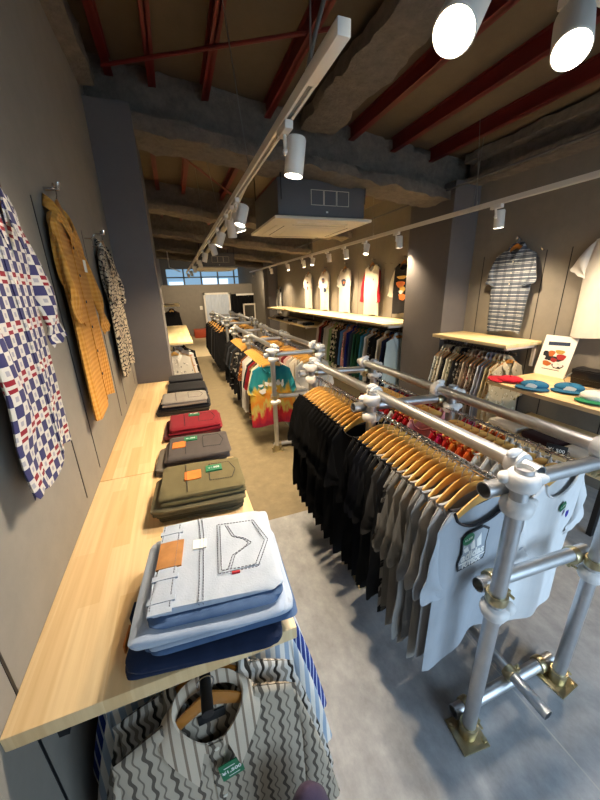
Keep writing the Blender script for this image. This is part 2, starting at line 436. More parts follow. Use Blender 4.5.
# ------------------------------------------------------------------ lamp tracks and spotlights
TZ = 2.21
def track(x, y0, y1, lab, feed=.22):
    t = thing('lighting_track', lab, 'lighting track', (x, y0, TZ))
    L = y1-y0
    m = MB().box(-.018, .018, feed, L, -.012, .016).box(-.018, -.008, feed, L, -.018, -.012).box(.008, .018, feed, L, -.018, -.012)
    m.build('rail', M['whitepaint'], t)
    MB().rbox(-.019, .019, 0, feed, -.02, .018, .003).build('feed_box', M['whitepaint'], t)
    MB().box(-.008, .008, feed, L, -.0135, -.0122).build('slot', M['wire'], t)
    return t
track(.484, .94, 11.5, 'white lighting track on wires running down the left of the shop')
track(2.5, -.2, 11.5, 'white lighting track running along the right wall')
def sky_wire(x, y, x2, lab):
    m = MB().tube([(x, y, TZ+.014), (x2, y+.02, roof(x2)+.01)], .003, 6).lathe([(.006, TZ+.012), (.008, TZ+.02), (.004, TZ+.05)], 8, T((x, y, 0)))
    tag(m.build('suspension_wire', M['wire']), lab, 'wire', 'wires holding the lighting tracks')
for i, (x, y, x2) in enumerate(((.484, 1.16, .50), (.484, 2.05, .40), (.484, 3.3, .36), (.484, 4.6, .44), (.484, 6.4, .44), (2.5, 2.4, 2.44), (2.5, 2.44, 2.55), (2.5, 4.0, 2.5), (2.5, 6.0, 2.5), (2.5, 8.5, 2.5))):
    sky_wire(x, y, x2, ('thin wire hanging the left lighting track, ' if x < 1 else 'thin wire hanging the right lighting track, ')+['nearest', 'second', 'third', 'fourth', 'fifth', 'nearest', 'second', 'third', 'fourth', 'fifth'][i])
tag(MB().tube([(.484, 1.2, TZ+.02), (.52, 1.2, 2.35), (.6, 1.15, 2.6), (.62, 1.1, 3.0)], .007, 8).build('power_cable', M['wire']), 'grey power cable feeding the near end of the left track', 'cable')

def spot(x, y, aim, lab, grp, side=.042, energy=30., warm='#ffe4bd', drop=.055, cyl=.125, rad=.038, cone=110, blend=.7, z=TZ):
    t = thing('track_spotlight', lab, 'spotlight', (x, y, z-.018), (0, 0, 0), grp)
    MB().rbox(-.016, .016, -.05, .05, -.028, 0, .003).build('adapter', M['whitepaint'], t)
    d = (Vector(aim)-Vector((x, y, z))).normalized()
    piv = Vector((0, side*.2, -.028)); m = MB().tube([(0, 0, -.02), piv, (0, .0, -.028-drop)], .008, 8); m.ball((0, 0, -.03-drop), .013, .013, .013, 10, 6)
    m.build('yoke', M['whitepaint'], t)
    q = Vector((0, 0, -1)).rotation_difference(d).to_matrix().to_4x4()
    c = Vector((side, 0, -.03-drop+.02))
    mt = T(c) @ q
    b = MB().lathe([(rad*.9, .03), (rad, .022), (rad, -cyl+.03), (rad*.93, -cyl+.026), (rad*.9, -cyl+.05), (.002, -cyl+.05)], 24, mt)
    b.tube([(0, 0, -.03-drop), c], .007, 8)
    b.build('lamp_body', M['whitepaint'], t)
    MB().lathe([(rad*.86, -cyl+.034), (rad*.5, -cyl+.030), (.002, -cyl+.029)], 20, mt).build('lens', M['lens'], t)
    L = D.lights.new('spot_beam', 'SPOT'); L.energy = energy; L.color = lin(warm); L.spot_size = R(cone); L.spot_blend = blend; L.shadow_soft_size = rad*.8
    lo = D.objects.new('spot_beam', L); C.objects.link(lo); lo.parent = t
    lo.matrix_local = T(c + d*(cyl-.02)) @ q
    return t
E1 = 60
for i, (y, ax, ay) in enumerate(((1.42, .25, 1.5), (2.5, -.15, 2.3), (2.72, 1.0, 2.75), (3.0, .6, 3.4), (3.6, -.3, 3.8), (4.4, .9, 4.8), (5.4, 0., 5.6), (6.6, .9, 6.8), (8.0, .4, 8.4), (9.6, .9, 10), (11.2, 1.2, 15.5))):  # the last lamp is an addition, there to brighten the back wall
    spot(.484, y, (ax, ay, .3), 'white cylinder spotlight on the left track, %s from the front' % ('first' if i == 0 else ORD[i]), 'spotlights on the left track', energy=E1*(1 if y < 3.5 else 1.7))
for i, (y, ax, ay, az) in enumerate(((1.3, 2.7, 1.45, .3), (2.2, 2.65, 2.2, .3), (3.5, 2.65, 3.6, .3), (4.2, 2.0, 4.0, .3), (4.8, 2.68, 4.75, .3), (5.4, 2.68, 5.5, .3), (6.1, 2.0, 6.0, .3), (6.6, 2.68, 6.5, .3), (7.6, 2.68, 7.4, .3), (9.0, 2.68, 9, .3), (11.1, 2.5, 14.5, .3))):  # rearmost lamp is extra, put in to light the back partition
    spot(2.5, y, (ax, ay, az), 'white cylinder spotlight on the right track, %s from the front' % ('first' if i == 0 else ORD[i]), 'spotlights on the right track', energy=E1*(.8 if y < 4 else 1.1), cone=125)
# third track across the front of the shop, just above the frame
t = thing('lighting_track', 'white lighting track crossing the front of the shop', 'lighting track', (.55, .92, 2.42))
MB().box(0, 2.2, -.018, .018, -.012, .016).build('rail', M['whitepaint'], t)
spot(.84, .92, (-.2, .35, 1.05), 'glaring white spotlight overhead tilted towards the wooden counter', 'spotlights at the front of the shop', energy=48, z=2.42, side=.0, drop=.08, cyl=.16, rad=.055, warm='#fff0dc')
spot(1.22, .90, (.45, .25, 1.25), 'glaring white spotlight overhead near the top right, tilted inwards', 'spotlights at the front of the shop', energy=42, z=2.42, side=.0, drop=.07, cyl=.16, rad=.05, warm='#fff0dc')

# ------------------------------------------------------------------ ceiling air conditioners
def aircon(x, y, z, lab, s=.97):
    t = thing('ceiling_air_conditioner', lab, 'air conditioner', (x, y, z))
    h = s/2
    MB().rbox(-h+.05, h-.05, -h+.06, h-.05, .04, .33, .006).build('casing', M['acgrey'], t)
    p = MB()
    p.add([(-h, -h, .0), (h, -h, .0), (h, h, .0), (-h, h, .0), (-h, -h, .022), (h, -h, .022), (h, h, .022), (-h, h, .022), (-h*.8, -h*.8, -.022), (h*.8, -h*.8, -.022), (h*.8, h*.8, -.022), (-h*.8, h*.8, -.022), (-h*.86, -h*.86, .04), (h*.86, -h*.86, .04), (h*.86, h*.86, .04), (-h*.86, h*.86, .04)],
          [(8, 11, 10, 9), (12, 13, 14, 15)]+[(a, b, d, c) for i in range(4) for a, b, c, d in ((i, (i+1) % 4, i+4, (i+1) % 4+4), (i+8, (i+1) % 4+8, i, (i+1) % 4), (i+4, (i+1) % 4+4, i+12, (i+1) % 4+12))])
    p.build('panel', M['offwhite'], t, 20)
    for a in range(4):
        m = MB().rbox(-h*.55, h*.55, -h*.86, -h*.70, -.024, -.010, .004, RZ(a*pi/2) @ T((0, 0, 0)))
        m.build('louver', M['offwhite'], t)
        MB().box(-h*.57, h*.57, -h*.70, -h*.685, -.0235, -.018, RZ(a*pi/2)).build('vent_slot', M['blackrubber'], t)
    g = MB().rbox(-h*.5, h*.5, -h*.5, h*.5, -.028, -.02, .004)
    g.build('intake_grille', M['offwhite'], t)
    yf = -h+.0585
    f = MB()
    for x0 in (-.12, .01, .14): 
        for (a, b, c, d) in ((x0, x0+.125, .25, .254), (x0, x0+.125, .13, .134), (x0, x0+.004, .13, .254), (x0+.121, x0+.125, .13, .254)): f.box(a, b, yf-.003, yf+.002, c, d)
    f.build('service_outline', M['offwhite'], t)
    MB().box(.03, .05, yf-.003, yf+.002, .07, .085).build('badge', M['print_white'], t)
    for sx in (-1, 1):
        for sy in (-1, 1):
            MB().tube([(sx*(h-.07), sy*(h-.02), .15), (sx*(h-.07), sy*(h-.02), roof(x+sx*h)-z+.05)], .005, 6).build('hanger_rod', M['black'], t)
    return t
aircon(1.41, 3.55, 2.2, 'grey ceiling air conditioner with white square panel hanging behind the front crossbeam')
aircon(1.05, 8.6, 2.12, 'far ceiling air conditioner hanging deep in the shop', .9)

# ------------------------------------------------------------------ garments
ZN = -.085            # neck point below the hook contact
_G = {}
def shoulder_profile(nw, sw, zs):
    return lambda ax: ZN-.004 if ax <= nw else ZN-.004-(zs)*((ax-nw)/(sw-nw))**1.05
def gar(kind, var=0, sw=.195, hw=.20, L=.70, nw=.12, slL=.25, slR=.25, sa=14, sb=14, t=.008, dip=.085, wave=.013, cs=1., collar=False, key=None, hem=1.0):
    """meshes of one hanging garment; local x = width, -y = front, z down from the hook"""
    k = (kind, var, sw, hw, L, nw, slL, slR, sa, sb, t, dip, wave, collar, hem, cs)
    if k in _G: return _G[k]
    rnd = random.Random(var*17+3)
    ph = [rnd.uniform(0, 6.28) for _ in range(4)]; zs = .055
    VV = (0, .010, .03, .07, .13, .2, .28, .37, .47, .57, .68, .79, .9, 1); NU, NV = 17, len(VV)
    us = [-1+2*i/(NU-1) for i in range(NU)]
    prof = shoulder_profile(nw, sw, zs)
    def wv(x, z):
        d = max(0., min(1., (ZN-z)/L))
        return wave*d*(sin(17*x+ph[0]+1.5*z)+.6*sin(31*x+ph[1]-2*z))+.004*sin(9*z+ph[2]+6*x)*d
    def hwz(z):
        d = (ZN-z)
        if d < .22: 
            f = max(0., (d-.05)/.17); return sw+(hw-sw)*f
        return hw*(1+(hem-1)*(d-.22)/(L-.22))
    m = MB(); grid = {}
    for side in (0, 1):
        for j in range(NV):
            vv = VV[j]
            for i, u in enumerate(us):
                if side and (i in (0, NU-1)): continue
                xs = u*sw; zt = prof(abs(xs))
                if abs(xs) < nw:
                    q = 1-(abs(xs)/nw)**2
                    zt -= (dip if side == 0 else .022)*q**.6
                zb = ZN-L-.012*sin(3*u+ph[3])
                z = zt+(zb-zt)*vv
                x = u*(sw+(hwz(z)-sw)*min(1, vv*3.2))
                edge = (1-abs(u)**7)**.5
                tt = t*edge if j > 0 or abs(xs) < nw*.98 else 0.
                if j == 0 and nw*.95 < abs(xs): tt = 0.0008
                grid[side, j, i] = len(m.v)
                m.v.append((x, (-tt if side == 0 else tt)+wv(x, z), z))
    g = lambda s_, j, i: grid[(0 if i in (0, NU-1) else s_, j, i)]
    for s_ in (0, 1):
        for j in range(NV-1):
            for i in range(NU-1):
                f = [g(s_, j, i), g(s_, j, i+1), g(s_, j+1, i+1), g(s_, j+1, i)]
                if s_: f.reverse()
                m.f.append(f); m.mi.append(0)
    parts = [('body', m.mesh('body', [None], 60, weld=False), 0)]
    zt = prof(sw)
    for sgn, Ls, ang in ((-1, slL, sa), (1, slR, sb)):
        if Ls <= 0: continue
        n, ns = 14, 12; s = MB(); a = R(ang); vs = []; fwd_ = t*1.5
        A0 = Vector((sw-.012, 0, zt+.006)); B0 = Vector((hw-.012, 0, zt-.19))
        dv = Vector((sin(a), 0, -cos(a))); pr = Vector((-cos(a), 0, -sin(a)))
        wdt = .135 if Ls < .3 else .105
        A1 = A0+Vector((.012, 0, 0))+dv*Ls; B1 = A1+pr*wdt
        for j in range(ns):
            v = j/(ns-1); bend = .010*sin(pi*v)
            Aj = A0.lerp(A1, v)+Vector((bend, 0, bend*.4)); Bj = B0.lerp(B1, v)
            c = (Aj+Bj)/2; h = (Aj-Bj)/2
            for q in range(n):
                th = 2*pi*q/n
                p = c+h*cos(th); tt = (t*.8)*(1+.25*sin(9*v+ph[1]))
                p.y = tt*sin(th)+wv(p.x*.7, p.z)*.6+.006*sin(14*v+ph[2])*v-fwd_*min(1., v*2.5)
                p.z += .006*sin(5*th+8*v)*v
                vs.append((sgn*p.x, p.y, p.z))
        fs = [(j*n+q, j*n+(q+1) % n, (j+1)*n+(q+1) % n, (j+1)*n+q) for j in range(ns-1) for q in range(n)]
        s.add(vs, fs); parts.append(('sleeve', s.mesh('sleeve', [None], 60), 1))
    if not collar:      # rib around the neck opening
        rb = MB(); pts = []
        for side, rng in ((0, range(-10, 11)), (1, range(10, -11, -1))):
            for q in rng:
                x = q/10*nw; qq = max(0, 1-(x/nw)**2)
                z = ZN-.006-(dip if side == 0 else .022)*qq**.6
                pts.append((x, (-1 if side == 0 else 1)*(t*1.1+.002), z))
        rb.tube(pts, .0048, 6, False); parts.append(('collar', rb.mesh('collar', [None], 60), 2))
    else:
        for sgn in (-1, 1):
            rows = []
            for q in range(15):
                a = q/14*.95; ang = pi*a
                x = max(nw*.66*cs**.5*sin(ang)**.8, .005); y = .026*cos(ang); z = ZN+.050-(dip+.034)*a**1.8
                up = Vector((x, y, z)); dn = cs*(.030+.062*a**4); out = cs*(.026*sin(ang)+.022*a**6)+.004
                oy = .016*cos(ang) if a < .5 else -.004
                rows.append([Vector((x, y, z-.034)), up, up+Vector((.004, oy*.4-.002*a, .004)), up+Vector((out*.55, oy*.8-.006*a, -dn*.45)), up+Vector((out, oy-.010*a, -dn))])
            bm = bmesh.new(); vv = [[bm.verts.new((sgn*p.x, p.y, p.z)) for p in r] for r in rows]
            for a_ in range(14):
                for b_ in range(4): bm.faces.new((vv[a_][b_], vv[a_+1][b_], vv[a_+1][b_+1], vv[a_][b_+1]))
            bmesh.ops.recalc_face_normals(bm, faces=bm.faces)
            bmesh.ops.solidify(bm, geom=bm.faces[:], thickness=.0025)
            c = MB().bm(bm); parts.append(('collar', c.mesh('collar', [None], 60), 2))
        pk = MB(); zz0 = ZN-dip-.01; N = 14; vs = []
        for j in range(N):
            z = zz0-(L-dip-.03)*j/(N-1)
            for x, o in ((-.017, -.0005), (-.017, -.0028), (.017, -.0028), (.017, -.0005)): vs.append((x, -t*1.0+wv(x, z)+o-.0006, z))
        pk.add(vs, [(j*4+a, j*4+(a+1) % 4, (j+1)*4+(a+1) % 4, (j+1)*4+a) for j in range(N-1) for a in range(4)]+[(0, 1, 2, 3), ((N-1)*4+3, (N-1)*4+2, (N-1)*4+1, (N-1)*4)])
        parts.append(('placket', pk.mesh('placket', [None], 60), 0))
        for j in range(6):
            z = zz0-.02-.095*j
            bt = MB().lathe([(.0055, 0), (.0055, .002), (.003, .0028)], 10, T((0, -t*1.0+wv(0, z)-.0032, z)) @ RX(pi/2))
            parts.append(('button', bt.mesh('button', [None], 60), 3))
    _G[k] = parts
    return parts

NAMES = {'tee': ('t_shirt', 't-shirt'), 'long': ('long_sleeve_top', 'long sleeve top'), 'shirt': ('button_shirt', 'shirt'), 'jacket': ('jacket', 'jacket')}
def garment(kind, loc, rz, label, mat, sleeve=None, collar_m=None, btn=None, group=None, var=0, rx=0., small=False, **kw):
    if kind in ('long', 'jacket'): kw.setdefault('slL', .56); kw.setdefault('slR', .56); kw.setdefault('sa', 5); kw.setdefault('sb', 5)
    if kind in ('shirt',): kw.setdefault('slL', .56); kw.setdefault('slR', .56); kw.setdefault('sa', 6); kw.setdefault('sb', 6)
    if kind in ('shirt', 'jacket'): kw['collar'] = True; kw.setdefault('nw', .085); kw.setdefault('cs', 1.15)
    nm, cat = NAMES[kind]
    t = thing(nm, label, cat, loc, (rx, 0, rz), group)
    ms = [mat, sleeve or mat, collar_m or mat, btn or M['offwhite']]
    for pn, me, slot in gar(kind, var, **kw):
        if small and pn in ('button', 'placket'): continue
        link(pn, me, t, [ms[slot]])
    return t

def hanger_mesh(w=.170, th=.009, h=.038, drop=.062, rr=.0175, broad=False):
    m = MB(); xs = [-w+2*w*i/20 for i in range(21)]; vs = []; n = 8
    for x in xs:
        a = abs(x)/w; zc = ZN+(.020 if broad else .004)-drop*a**(1.25 if broad else 1.7); hh = h*(1-.45*a)/2*(1 if a < .97 else .7); tt = th/2
        for k_ in range(n):
            an = 2*pi*(k_+.5)/n; vs.append((x, tt*1.08*cos(an), zc+hh*1.08*sin(an)))
    fs = [(i*n+q, i*n+(q+1) % n, (i+1)*n+(q+1) % n, (i+1)*n+q) for i in range(20) for q in range(n)]+[tuple(range(n)), tuple(range(20*n, 21*n))]
    m.add(vs, fs)
    hk = MB(); pts = [(0, 0, ZN+.02), (0, 0, ZN+.042), (rr*.6, 0, -rr*1.9)]+[(rr*cos(a), 0, -.013+rr*sin(a)) for a in [pi*(-.12+1.2*q/10) for q in range(11)]]
    hk.tube(pts, .0019, 6)
    return m.mesh('arms', [None], 60), hk.mesh('hook', [None], 60)
HM = {'plain': hanger_mesh(), 'broad': hanger_mesh(.16, .010, .044, .125, broad=True)}
def hanger(loc, rz, label, group, mat=None, kind='plain', rx=0.):
    t = thing('clothes_hanger', label, 'hanger', loc, (rx, 0, rz), group)
    a, h = HM[kind]
    link('arms', a, t, [mat or M['hanger']]); link('hook', h, t, [M['chrome']])
    return t

# ------------------------------------------------------------------ scaffold pipe racks
PR = .0235
def cover_mesh():
    m = MB()
    m.lathe([(.0245, -.026), (.036, -.025), (.042, -.014), (.0435, 0), (.041, .012), (.034, .022), (.0245, .024)], 22)
    m.ball((.040, -.014, .0), .030, .016, .017, 14, 8, RZ(-.4)); m.ball((-.034, .026, .002), .024, .018, .017, 14, 8, RZ(.5))
    return m
def collar_clamp(m, c, axis, r=.0245, wd=.015):
    """a steel clamp ring with a bolt, round a pipe along axis"""
    q = Vector((0, 0, 1)).rotation_difference(Vector(axis)).to_matrix().to_4x4(); mt = T(c) @ q
    m.lathe([(r, -wd), (r+.006, -wd), (r+.0075, -wd*.5), (r+.0075, wd*.5), (r+.006, wd), (r, wd)], 18, mt)
    m.rbox(r+.001, r+.026, -.008, .008, -wd*.7, wd*.7, .002, mt)
    m.tube([mt @ Vector((r+.016, -.026, 0)), mt @ Vector((r+.016, .03, 0))], .0045, 8)
    m.lathe([(.010, 0), (.010, .009), (.006, .010)], 6, mt @ T((r+.016, .016, 0)) @ RX(-pi/2))
def rack(lab, xs, ys, ztop, zrail, zmid, xr, tail=.12, white=99):
    xL, xR = xs; t = thing('clothing_rack', lab, 'clothing rack', ((xL+xR)/2, (ys[0]+ys[-1])/2, 0))
    ox, oy = t.location.x, t.location.y
    P = lambda x, y, z: Vector((x-ox, y-oy, z))
    zt = dict(zip(xs, ztop)); zr = dict(zip(xs, zrail))
    for x in xs:
        s = -1 if x == xL else 1
        for y in ys:
            MB().pipe(P(x, y, .01), P(x, y, zt[x]+.032), PR, PR-.003).build('post', M['steel'], t)
            b = MB().rbox(-.055, .055, -.055, .055, 0, .007, .002, T(P(x, y, 0)) @ RZ(.1*s)); b.lathe([(.03, .005), (.03, .03), (.0245, .05)], 16, T(P(x, y, 0)))
            b.lathe([(.009, .006), (.009, .015), (.005, .016)], 6, T(P(x+.04, y-.04, 0))); b.lathe([(.009, .006), (.009, .015), (.005, .016)], 6, T(P(x-.04, y+.04, 0)))
            b.build('base_plate', M['zinc'], t)
        # long top pipe sits on the outside of the posts
        px = x+s*.0  
        z = zt[x]+.006
        MB().pipe(P(x-s*.05, ys[0]-.01, z), P(x-s*.05, ys[-1]+tail, z), PR, PR-.003).build('top_pipe', M['steel'], t)
        # ladder style hanging rail
        y0, y1 = ys[0]+.05, ys[-1]-.03; m = MB(); xx = xr[0] if x == xL else xr[1]
        for dx in (-.008, .008): m.tube([P(xx+dx, y0, zr[x]-.0065), P(xx+dx, y1, zr[x]-.0065)], .0038, 8)
        q = y0
        while q < y1: m.box(xx-ox-.0075, xx-ox+.0075, q-oy, q-oy+.009, zr[x]-.010, zr[x]-.003); q += .019
        m.build('hanging_rail', M['chrome'], t)
        m = MB()
        for y in (ys[0], ys[-1]): m.tube([P(xx, y+(.05 if y == ys[0] else -.03), zr[x]-.006), P(xx, y, zr[x]-.006), P(x, y, zr[x]-.006)], .006, 8)
        m.build('rail_bracket', M['chrome'], t)
        for yi, y in enumerate(ys):
            cm = M['cap'] if yi < white else M['cover_grey']
            mt = T(P(x, y, zt[x]-.004))
            c = cover_mesh(); u = MB(); u.v = [tuple(mt @ RZ(pi if x == xR else 0) @ Vector(v)) for v in c.v]; u.f = c.f; u.mi = c.mi
            u.build('clamp_cover', cm, t, 60)
            m2 = MB(); q = T(P(x-s*.05, y+.055, z)) @ RX(pi/2)
            m2.lathe([(.0245, -.02), (.036, -.018), (.039, 0), (.036, .018), (.0245, .02)], 18, q); m2.ball(P(x-s*.035, y+.058, z+.034), .030, .014, .014)
            m2.build('clamp_cover', cm, t, 60)
            m3 = MB().lathe([(.0245, -.024), (.038, -.022), (.043, -.006), (.041, .012), (.0245, .022)], 20, T(P(x, y, zt[x]-.085))); m3.ball(P(x+.040, y-.012, zt[x]-.085), .024, .014, .017)
            m3.build('clamp_cover', cm, t, 60)
            cz = MB(); collar_clamp(cz, P(x-s*.045, y+.052, zt[x]-.052), (1, 0, 0)); cz.build('clamp', M['zinc'], t)
    for y in ys:
        za, zb = zt[xL]-.052, zt[xR]-.052
        MB().pipe(P(xL-.07, y+.052, za), P(xR+.08, y+.052, zb), PR, PR-.003).build('cross_bar', M['steel'], t)
        for z, dy in (() if zmid is None else ((zmid, .052), (.045, .052))):
            MB().pipe(P(xL-.02, y+dy, z+(.03 if z > .2 else 0)), P(xR+.03, y+dy, z-(.02 if z > .2 else 0)), PR, PR-.003).build('cross_bar', M['steel'], t)
            for x in xs:
                s = -1 if x == xL else 1; zz = z+(.03 if s < 0 else -.02) if z > .2 else z
                cz = MB(); collar_clamp(cz, P(x-s*.04, y+dy, zz), (1, 0, 0)); collar_clamp(cz, P(x, y, zz), (0, 0, 1)); cz.build('clamp', M['zinc'], t)
                if z > .2:
                    m3 = MB().lathe([(.0245, -.022), (.036, -.022), (.042, -.006), (.040, .010), (.0245, .018)], 20, T(P(x, y, zz-.05))); m3.ball(P(x+.036, y-.018, zz-.045), .024, .02, .022)
                    m3.build('clamp_cover', M['cap'], t, 60)
    xm = (xL+xR)/2+.02
    if zmid is not None:
        MB().pipe(P(xm, ys[0]-.10, .098), P(xm, ys[-1]+.1, .098), PR*.9, PR*.9-.003).build('floor_pipe', M['steel'], t)
        for y in ys:
            cz = MB(); collar_clamp(cz, P(xm, y+.052, .098), (0, 1, 0), .0215, .016); cz.build('clamp', M['zinc'], t)
    return t
rack('nearest scaffold pipe clothing rack, its white capped end posts beside the camera', (.81, 1.30), (.508, 1.25, 2.0), (1.105, 1.075), (1.045, .995), .655, (.83, 1.27))
rack('middle scaffold pipe clothing rack with the tie-dye shirt at its front end', (.81, 1.30), (3.0, 4.1, 5.2), (1.06, 1.06), (.985, .985), .56, (.83, 1.28), white=1)
rack('farthest scaffold pipe clothing rack, filled with dark clothes', (.80, 1.30), (5.9, 7.1, 8.3), (1.13, 1.12), (1.04, 1.03), .56, (.82, 1.28), white=0)

# clothes on the nearest rack, aisle side ---------------------------------------
RZN = .20
BLK = [fab('#0d0d0f'), fab('#0f0f12', 'slub', '#09090a'), fab('#111216'), fab('#0c0d10')]
hz = 1.045; HX = .83
# far bay
for i in range(15):
    y = 1.93-i*.0415
    garment(('tee', 'long', 'tee')[i % 3], (HX, y, hz), RZN, 'plain black top hanging in the far half of the near rack, aisle side', BLK[i % 4], group='black tops in the far half of the near rack', sb=1, var=0, nw=.15, sw=.205, L=.70+.05*((i*7) % 3)/2)
    hanger((HX, y, hz), RZN, 'light wooden hanger holding a black top in the far half of the near rack', 'hangers over the black tops')
near = [('tee', BLK[0]), ('long', BLK[1]), ('tee', fab('#11131c')), ('tee', fab('#12141d')), ('tee', fab('#17181b'))]
spec = [('long', fab('#20201f'), fab('#1a1a1a'), fab('#8b8780'), 'black top with a grey neck rib, among the dark tops of the near rack'),
        ('tee', fab('#4b4845'), None, None, 'charcoal t-shirt between black and grey tops on the near rack'),
        ('long', fab('#2a2c30'), None, None, 'dark slate long sleeve top on the near rack, before the patterned one'),
        ('tee', fab('#a8a49c', 'camo', '#1a1a1c', '#5f5b55', .06, .5), None, None, 'grey black and white patterned t-shirt on the near rack'),
        ('tee', fab('#8c8984', 'slub', '#79766f'), None, None, 'mid grey t-shirt just nearer than the patterned one on the near rack'),
        ('tee', fab('#9c9890', 'slub', '#88847c'), None, None, 'warm grey t-shirt, seventh back from the front of the near rack aisle side'),
        ('tee', fab('#a29e97', 'slub', '#8d8982'), None, None, 'warm grey t-shirt, sixth back from the front of the near rack aisle side'),
        ('long', fab('#a3a09c', 'slub', '#8f8c88'), None, None, 'grey long sleeve top, fifth back from the front of the near rack aisle side'),
        ('tee', fab('#9ba1a8', 'slub', '#868c94'), None, None, 'cool grey t-shirt, fourth back from the front of the near rack aisle side'),
        ('tee', fab('#b3b0aa', 'slub', '#a09d97'), None, None, 'pale grey t-shirt, third back from the front of the near rack aisle side'),
        ('tee', fab('#a9aaac', 'slub', '#98999b'), None, None, 'heather grey t-shirt directly behind the badge print t-shirt')]
y = 1.215
for i, (kd, mt) in enumerate(near):
    garment(kd, (HX, y, hz), RZN, 'plain near-black top in the near half of the near rack, aisle side', mt, group='black tops in the near half of the near rack', sb=1, var=0, nw=.15, sw=.205, L=.70)
    hanger((HX, y, hz), RZN, 'light wooden hanger in the near half of the near rack, aisle side', 'hangers in the near half of the near rack, aisle side'); y -= .038
for i, (kd, mt, sl_, co, lab) in enumerate(spec):
    garment(kd, (HX, y, hz), RZN+.02*((i*5) % 4-1.5), lab, mt, sl_, co, var=0, sb=1, nw=.15, sw=.205, L=.62+.03*((i*2) % 4))
    hanger((HX, y, hz), RZN, 'light wooden hanger in the near half of the near rack, aisle side', 'hangers in the near half of the near rack, aisle side'); y -= .0345
y = .630
ft = garment('tee', (HX+.015, y, hz), RZN-.09, 'light grey t-shirt with a badge print, first on the near rack aisle side', fab('#aab0b8', 'slub', '#9ba2ab'), None, fab('#2a2a30'), var=0, L=.655, nw=.15, sw=.205)
hanger((HX+.015, y, hz), RZN-.09, 'light wooden hanger in the near half of the near rack, aisle side', 'hangers in the near half of the near rack, aisle side')
# badge print with lettering and a green price sticker on the chest
fx, fz, fy = -.04, -.262, -.0150
ol = [(-.052, -.055), (.05, -.055), (.056, -.04), (.05, .0), (.056, .045), (.03, .062), (-.03, .062), (-.05, .05), (-.046, .0), (-.058, -.03)]
mt = T((fx, fy, fz)) @ RX(pi/2) @ Matrix.Scale(1.25, 4)
MB().prism([(x*1.0, yy) for x, yy in ol], -.0003, .0006, mt).build('print', M['print_dark'], ft)
MB().prism([(x*.9, yy*.9) for x, yy in ol], .0006, .0009, mt).build('print', plain('grey_ink', '#9aa3ad', .8), ft)
tri = MB()
for k_, (a, b) in enumerate(((-.034, .022), (-.010, .034), (.014, .046))):
    tri.prism([(a, .0), (a+.016, .0), (a+.006+.002, b-.004), (a-.006, b*.55)], .0009, .0014, mt)
tri.build('print', M['print_white'], ft)
text('adidas', .036, M['print_white'], ft, mt @ T((0, -.016, .0012)), .0004, 'print', .0008)
MB().box(-.05, .05, -.036, -.032, .0009, .0013, mt).build('print', M['print_white'], ft)
text('FÚTBOL', .02, M['print_white'], ft, mt @ T((0, -.045, .0012)), .0004, 'print', .0005)
gm = T((fx-.035, fy-.0015, fz+.052)) @ RX(pi/2) @ RZ(.1)
gt = MB().prism([(.026*cos(a)*(1.05), .022*sin(a)) for a in [2*pi*q/14 for q in range(14)]], 0, .0012, gm).build('price_sticker', M['green'], ft)
text('¥1,500', .0125, M['print_white'], gt, gm @ T((0, 0, .0014)), .0003)

# nearest rack, wall side --------------------------------------------------------
hz2 = .995; HX2 = 1.27
ws = [('#5c0d12', 'deep wine'), ('#7c1219', 'wine red'), ('#1f3a6e', 'deep blue'),
      ('#8c1119', 'deep red'), ('#8f0f18', 'dark crimson'), ('#a5121c', 'crimson'), ('#a81520', 'big plain red'), ('#a31019', 'wide red'), ('#e8e4de', 'white and black piped'), ('#b4141f', 'red'),
      ('#b81722', 'bright red'), ('#c21b25', 'scarlet'), ('#e09a9a', 'pale pink'), ('#c0182a', 'cherry red'), ('#c11c5a', 'magenta'), ('#d0352a', 'tomato red'), ('#e07f28', 'yellow orange'),
      ('#dc5a22', 'orange'), ('#e0651f', 'bright orange'), ('#e2dfd8', 'cream white')]
y = 1.908
for i, (c, nm) in enumerate(ws):
    if 1.215 < y < 1.345: y = 1.21
    kd = ('long', 'tee', 'tee')[i % 3]
    garment(kd, (HX2, y, hz2), RZN, '%s %s on near rack wall side, %s from far end' % (nm, NAMES[kd][1], ['first', 'second', 'third', 'fourth', 'fifth', 'sixth', 'seventh', 'eighth', 'ninth', 'tenth', 'eleventh', 'twelfth', 'thirteenth', 'fourteenth', 'fifteenth', 'sixteenth', 'seventeenth', 'eighteenth', 'nineteenth', 'twentieth', 'twenty-first', 'twenty-second', 'twenty-third'][i]), fab(c), None, fab('#18181a') if 'piped' in nm else None, var=1, sa=1, nw=.14, L=.66)
    hanger((HX2, y, hz2), RZN, 'light wooden hanger on the wall side of the near rack', 'hangers on the wall side of the near rack'); y -= .044
for i in range(5):
    garment('tee', (HX2, y, hz2), RZN, ['plain white t-shirt, sixth from front on the near rack wall side', 'plain white t-shirt, fifth from front on the near rack wall side', 'plain white t-shirt, fourth from front on the near rack wall side', 'plain white t-shirt, third from front on the near rack wall side', 'plain white t-shirt, second from front on the near rack wall side'][i], fab(('#e4e4e2', '#dcdcda', '#e8e8e6', '#cfd1d4', '#e2e3e4')[i], 'slub', '#d2d4d6'), var=1, L=.68)
    hanger((HX2, y, hz2), RZN, 'light wooden hanger on the wall side of the near rack', 'hangers on the wall side of the near rack'); y -= .046
wt = garment('tee', (HX2+.02, y, hz2), RZN-.08, 'white t-shirt with green sticker and small blue chest mark, first on near rack wall side', fab('#e6e7e8', 'slub', '#d8dadd'), var=1, L=.70)
hanger((HX2+.02, y, hz2), RZN-.08, 'light wooden hanger on the wall side of the near rack', 'hangers on the wall side of the near rack')
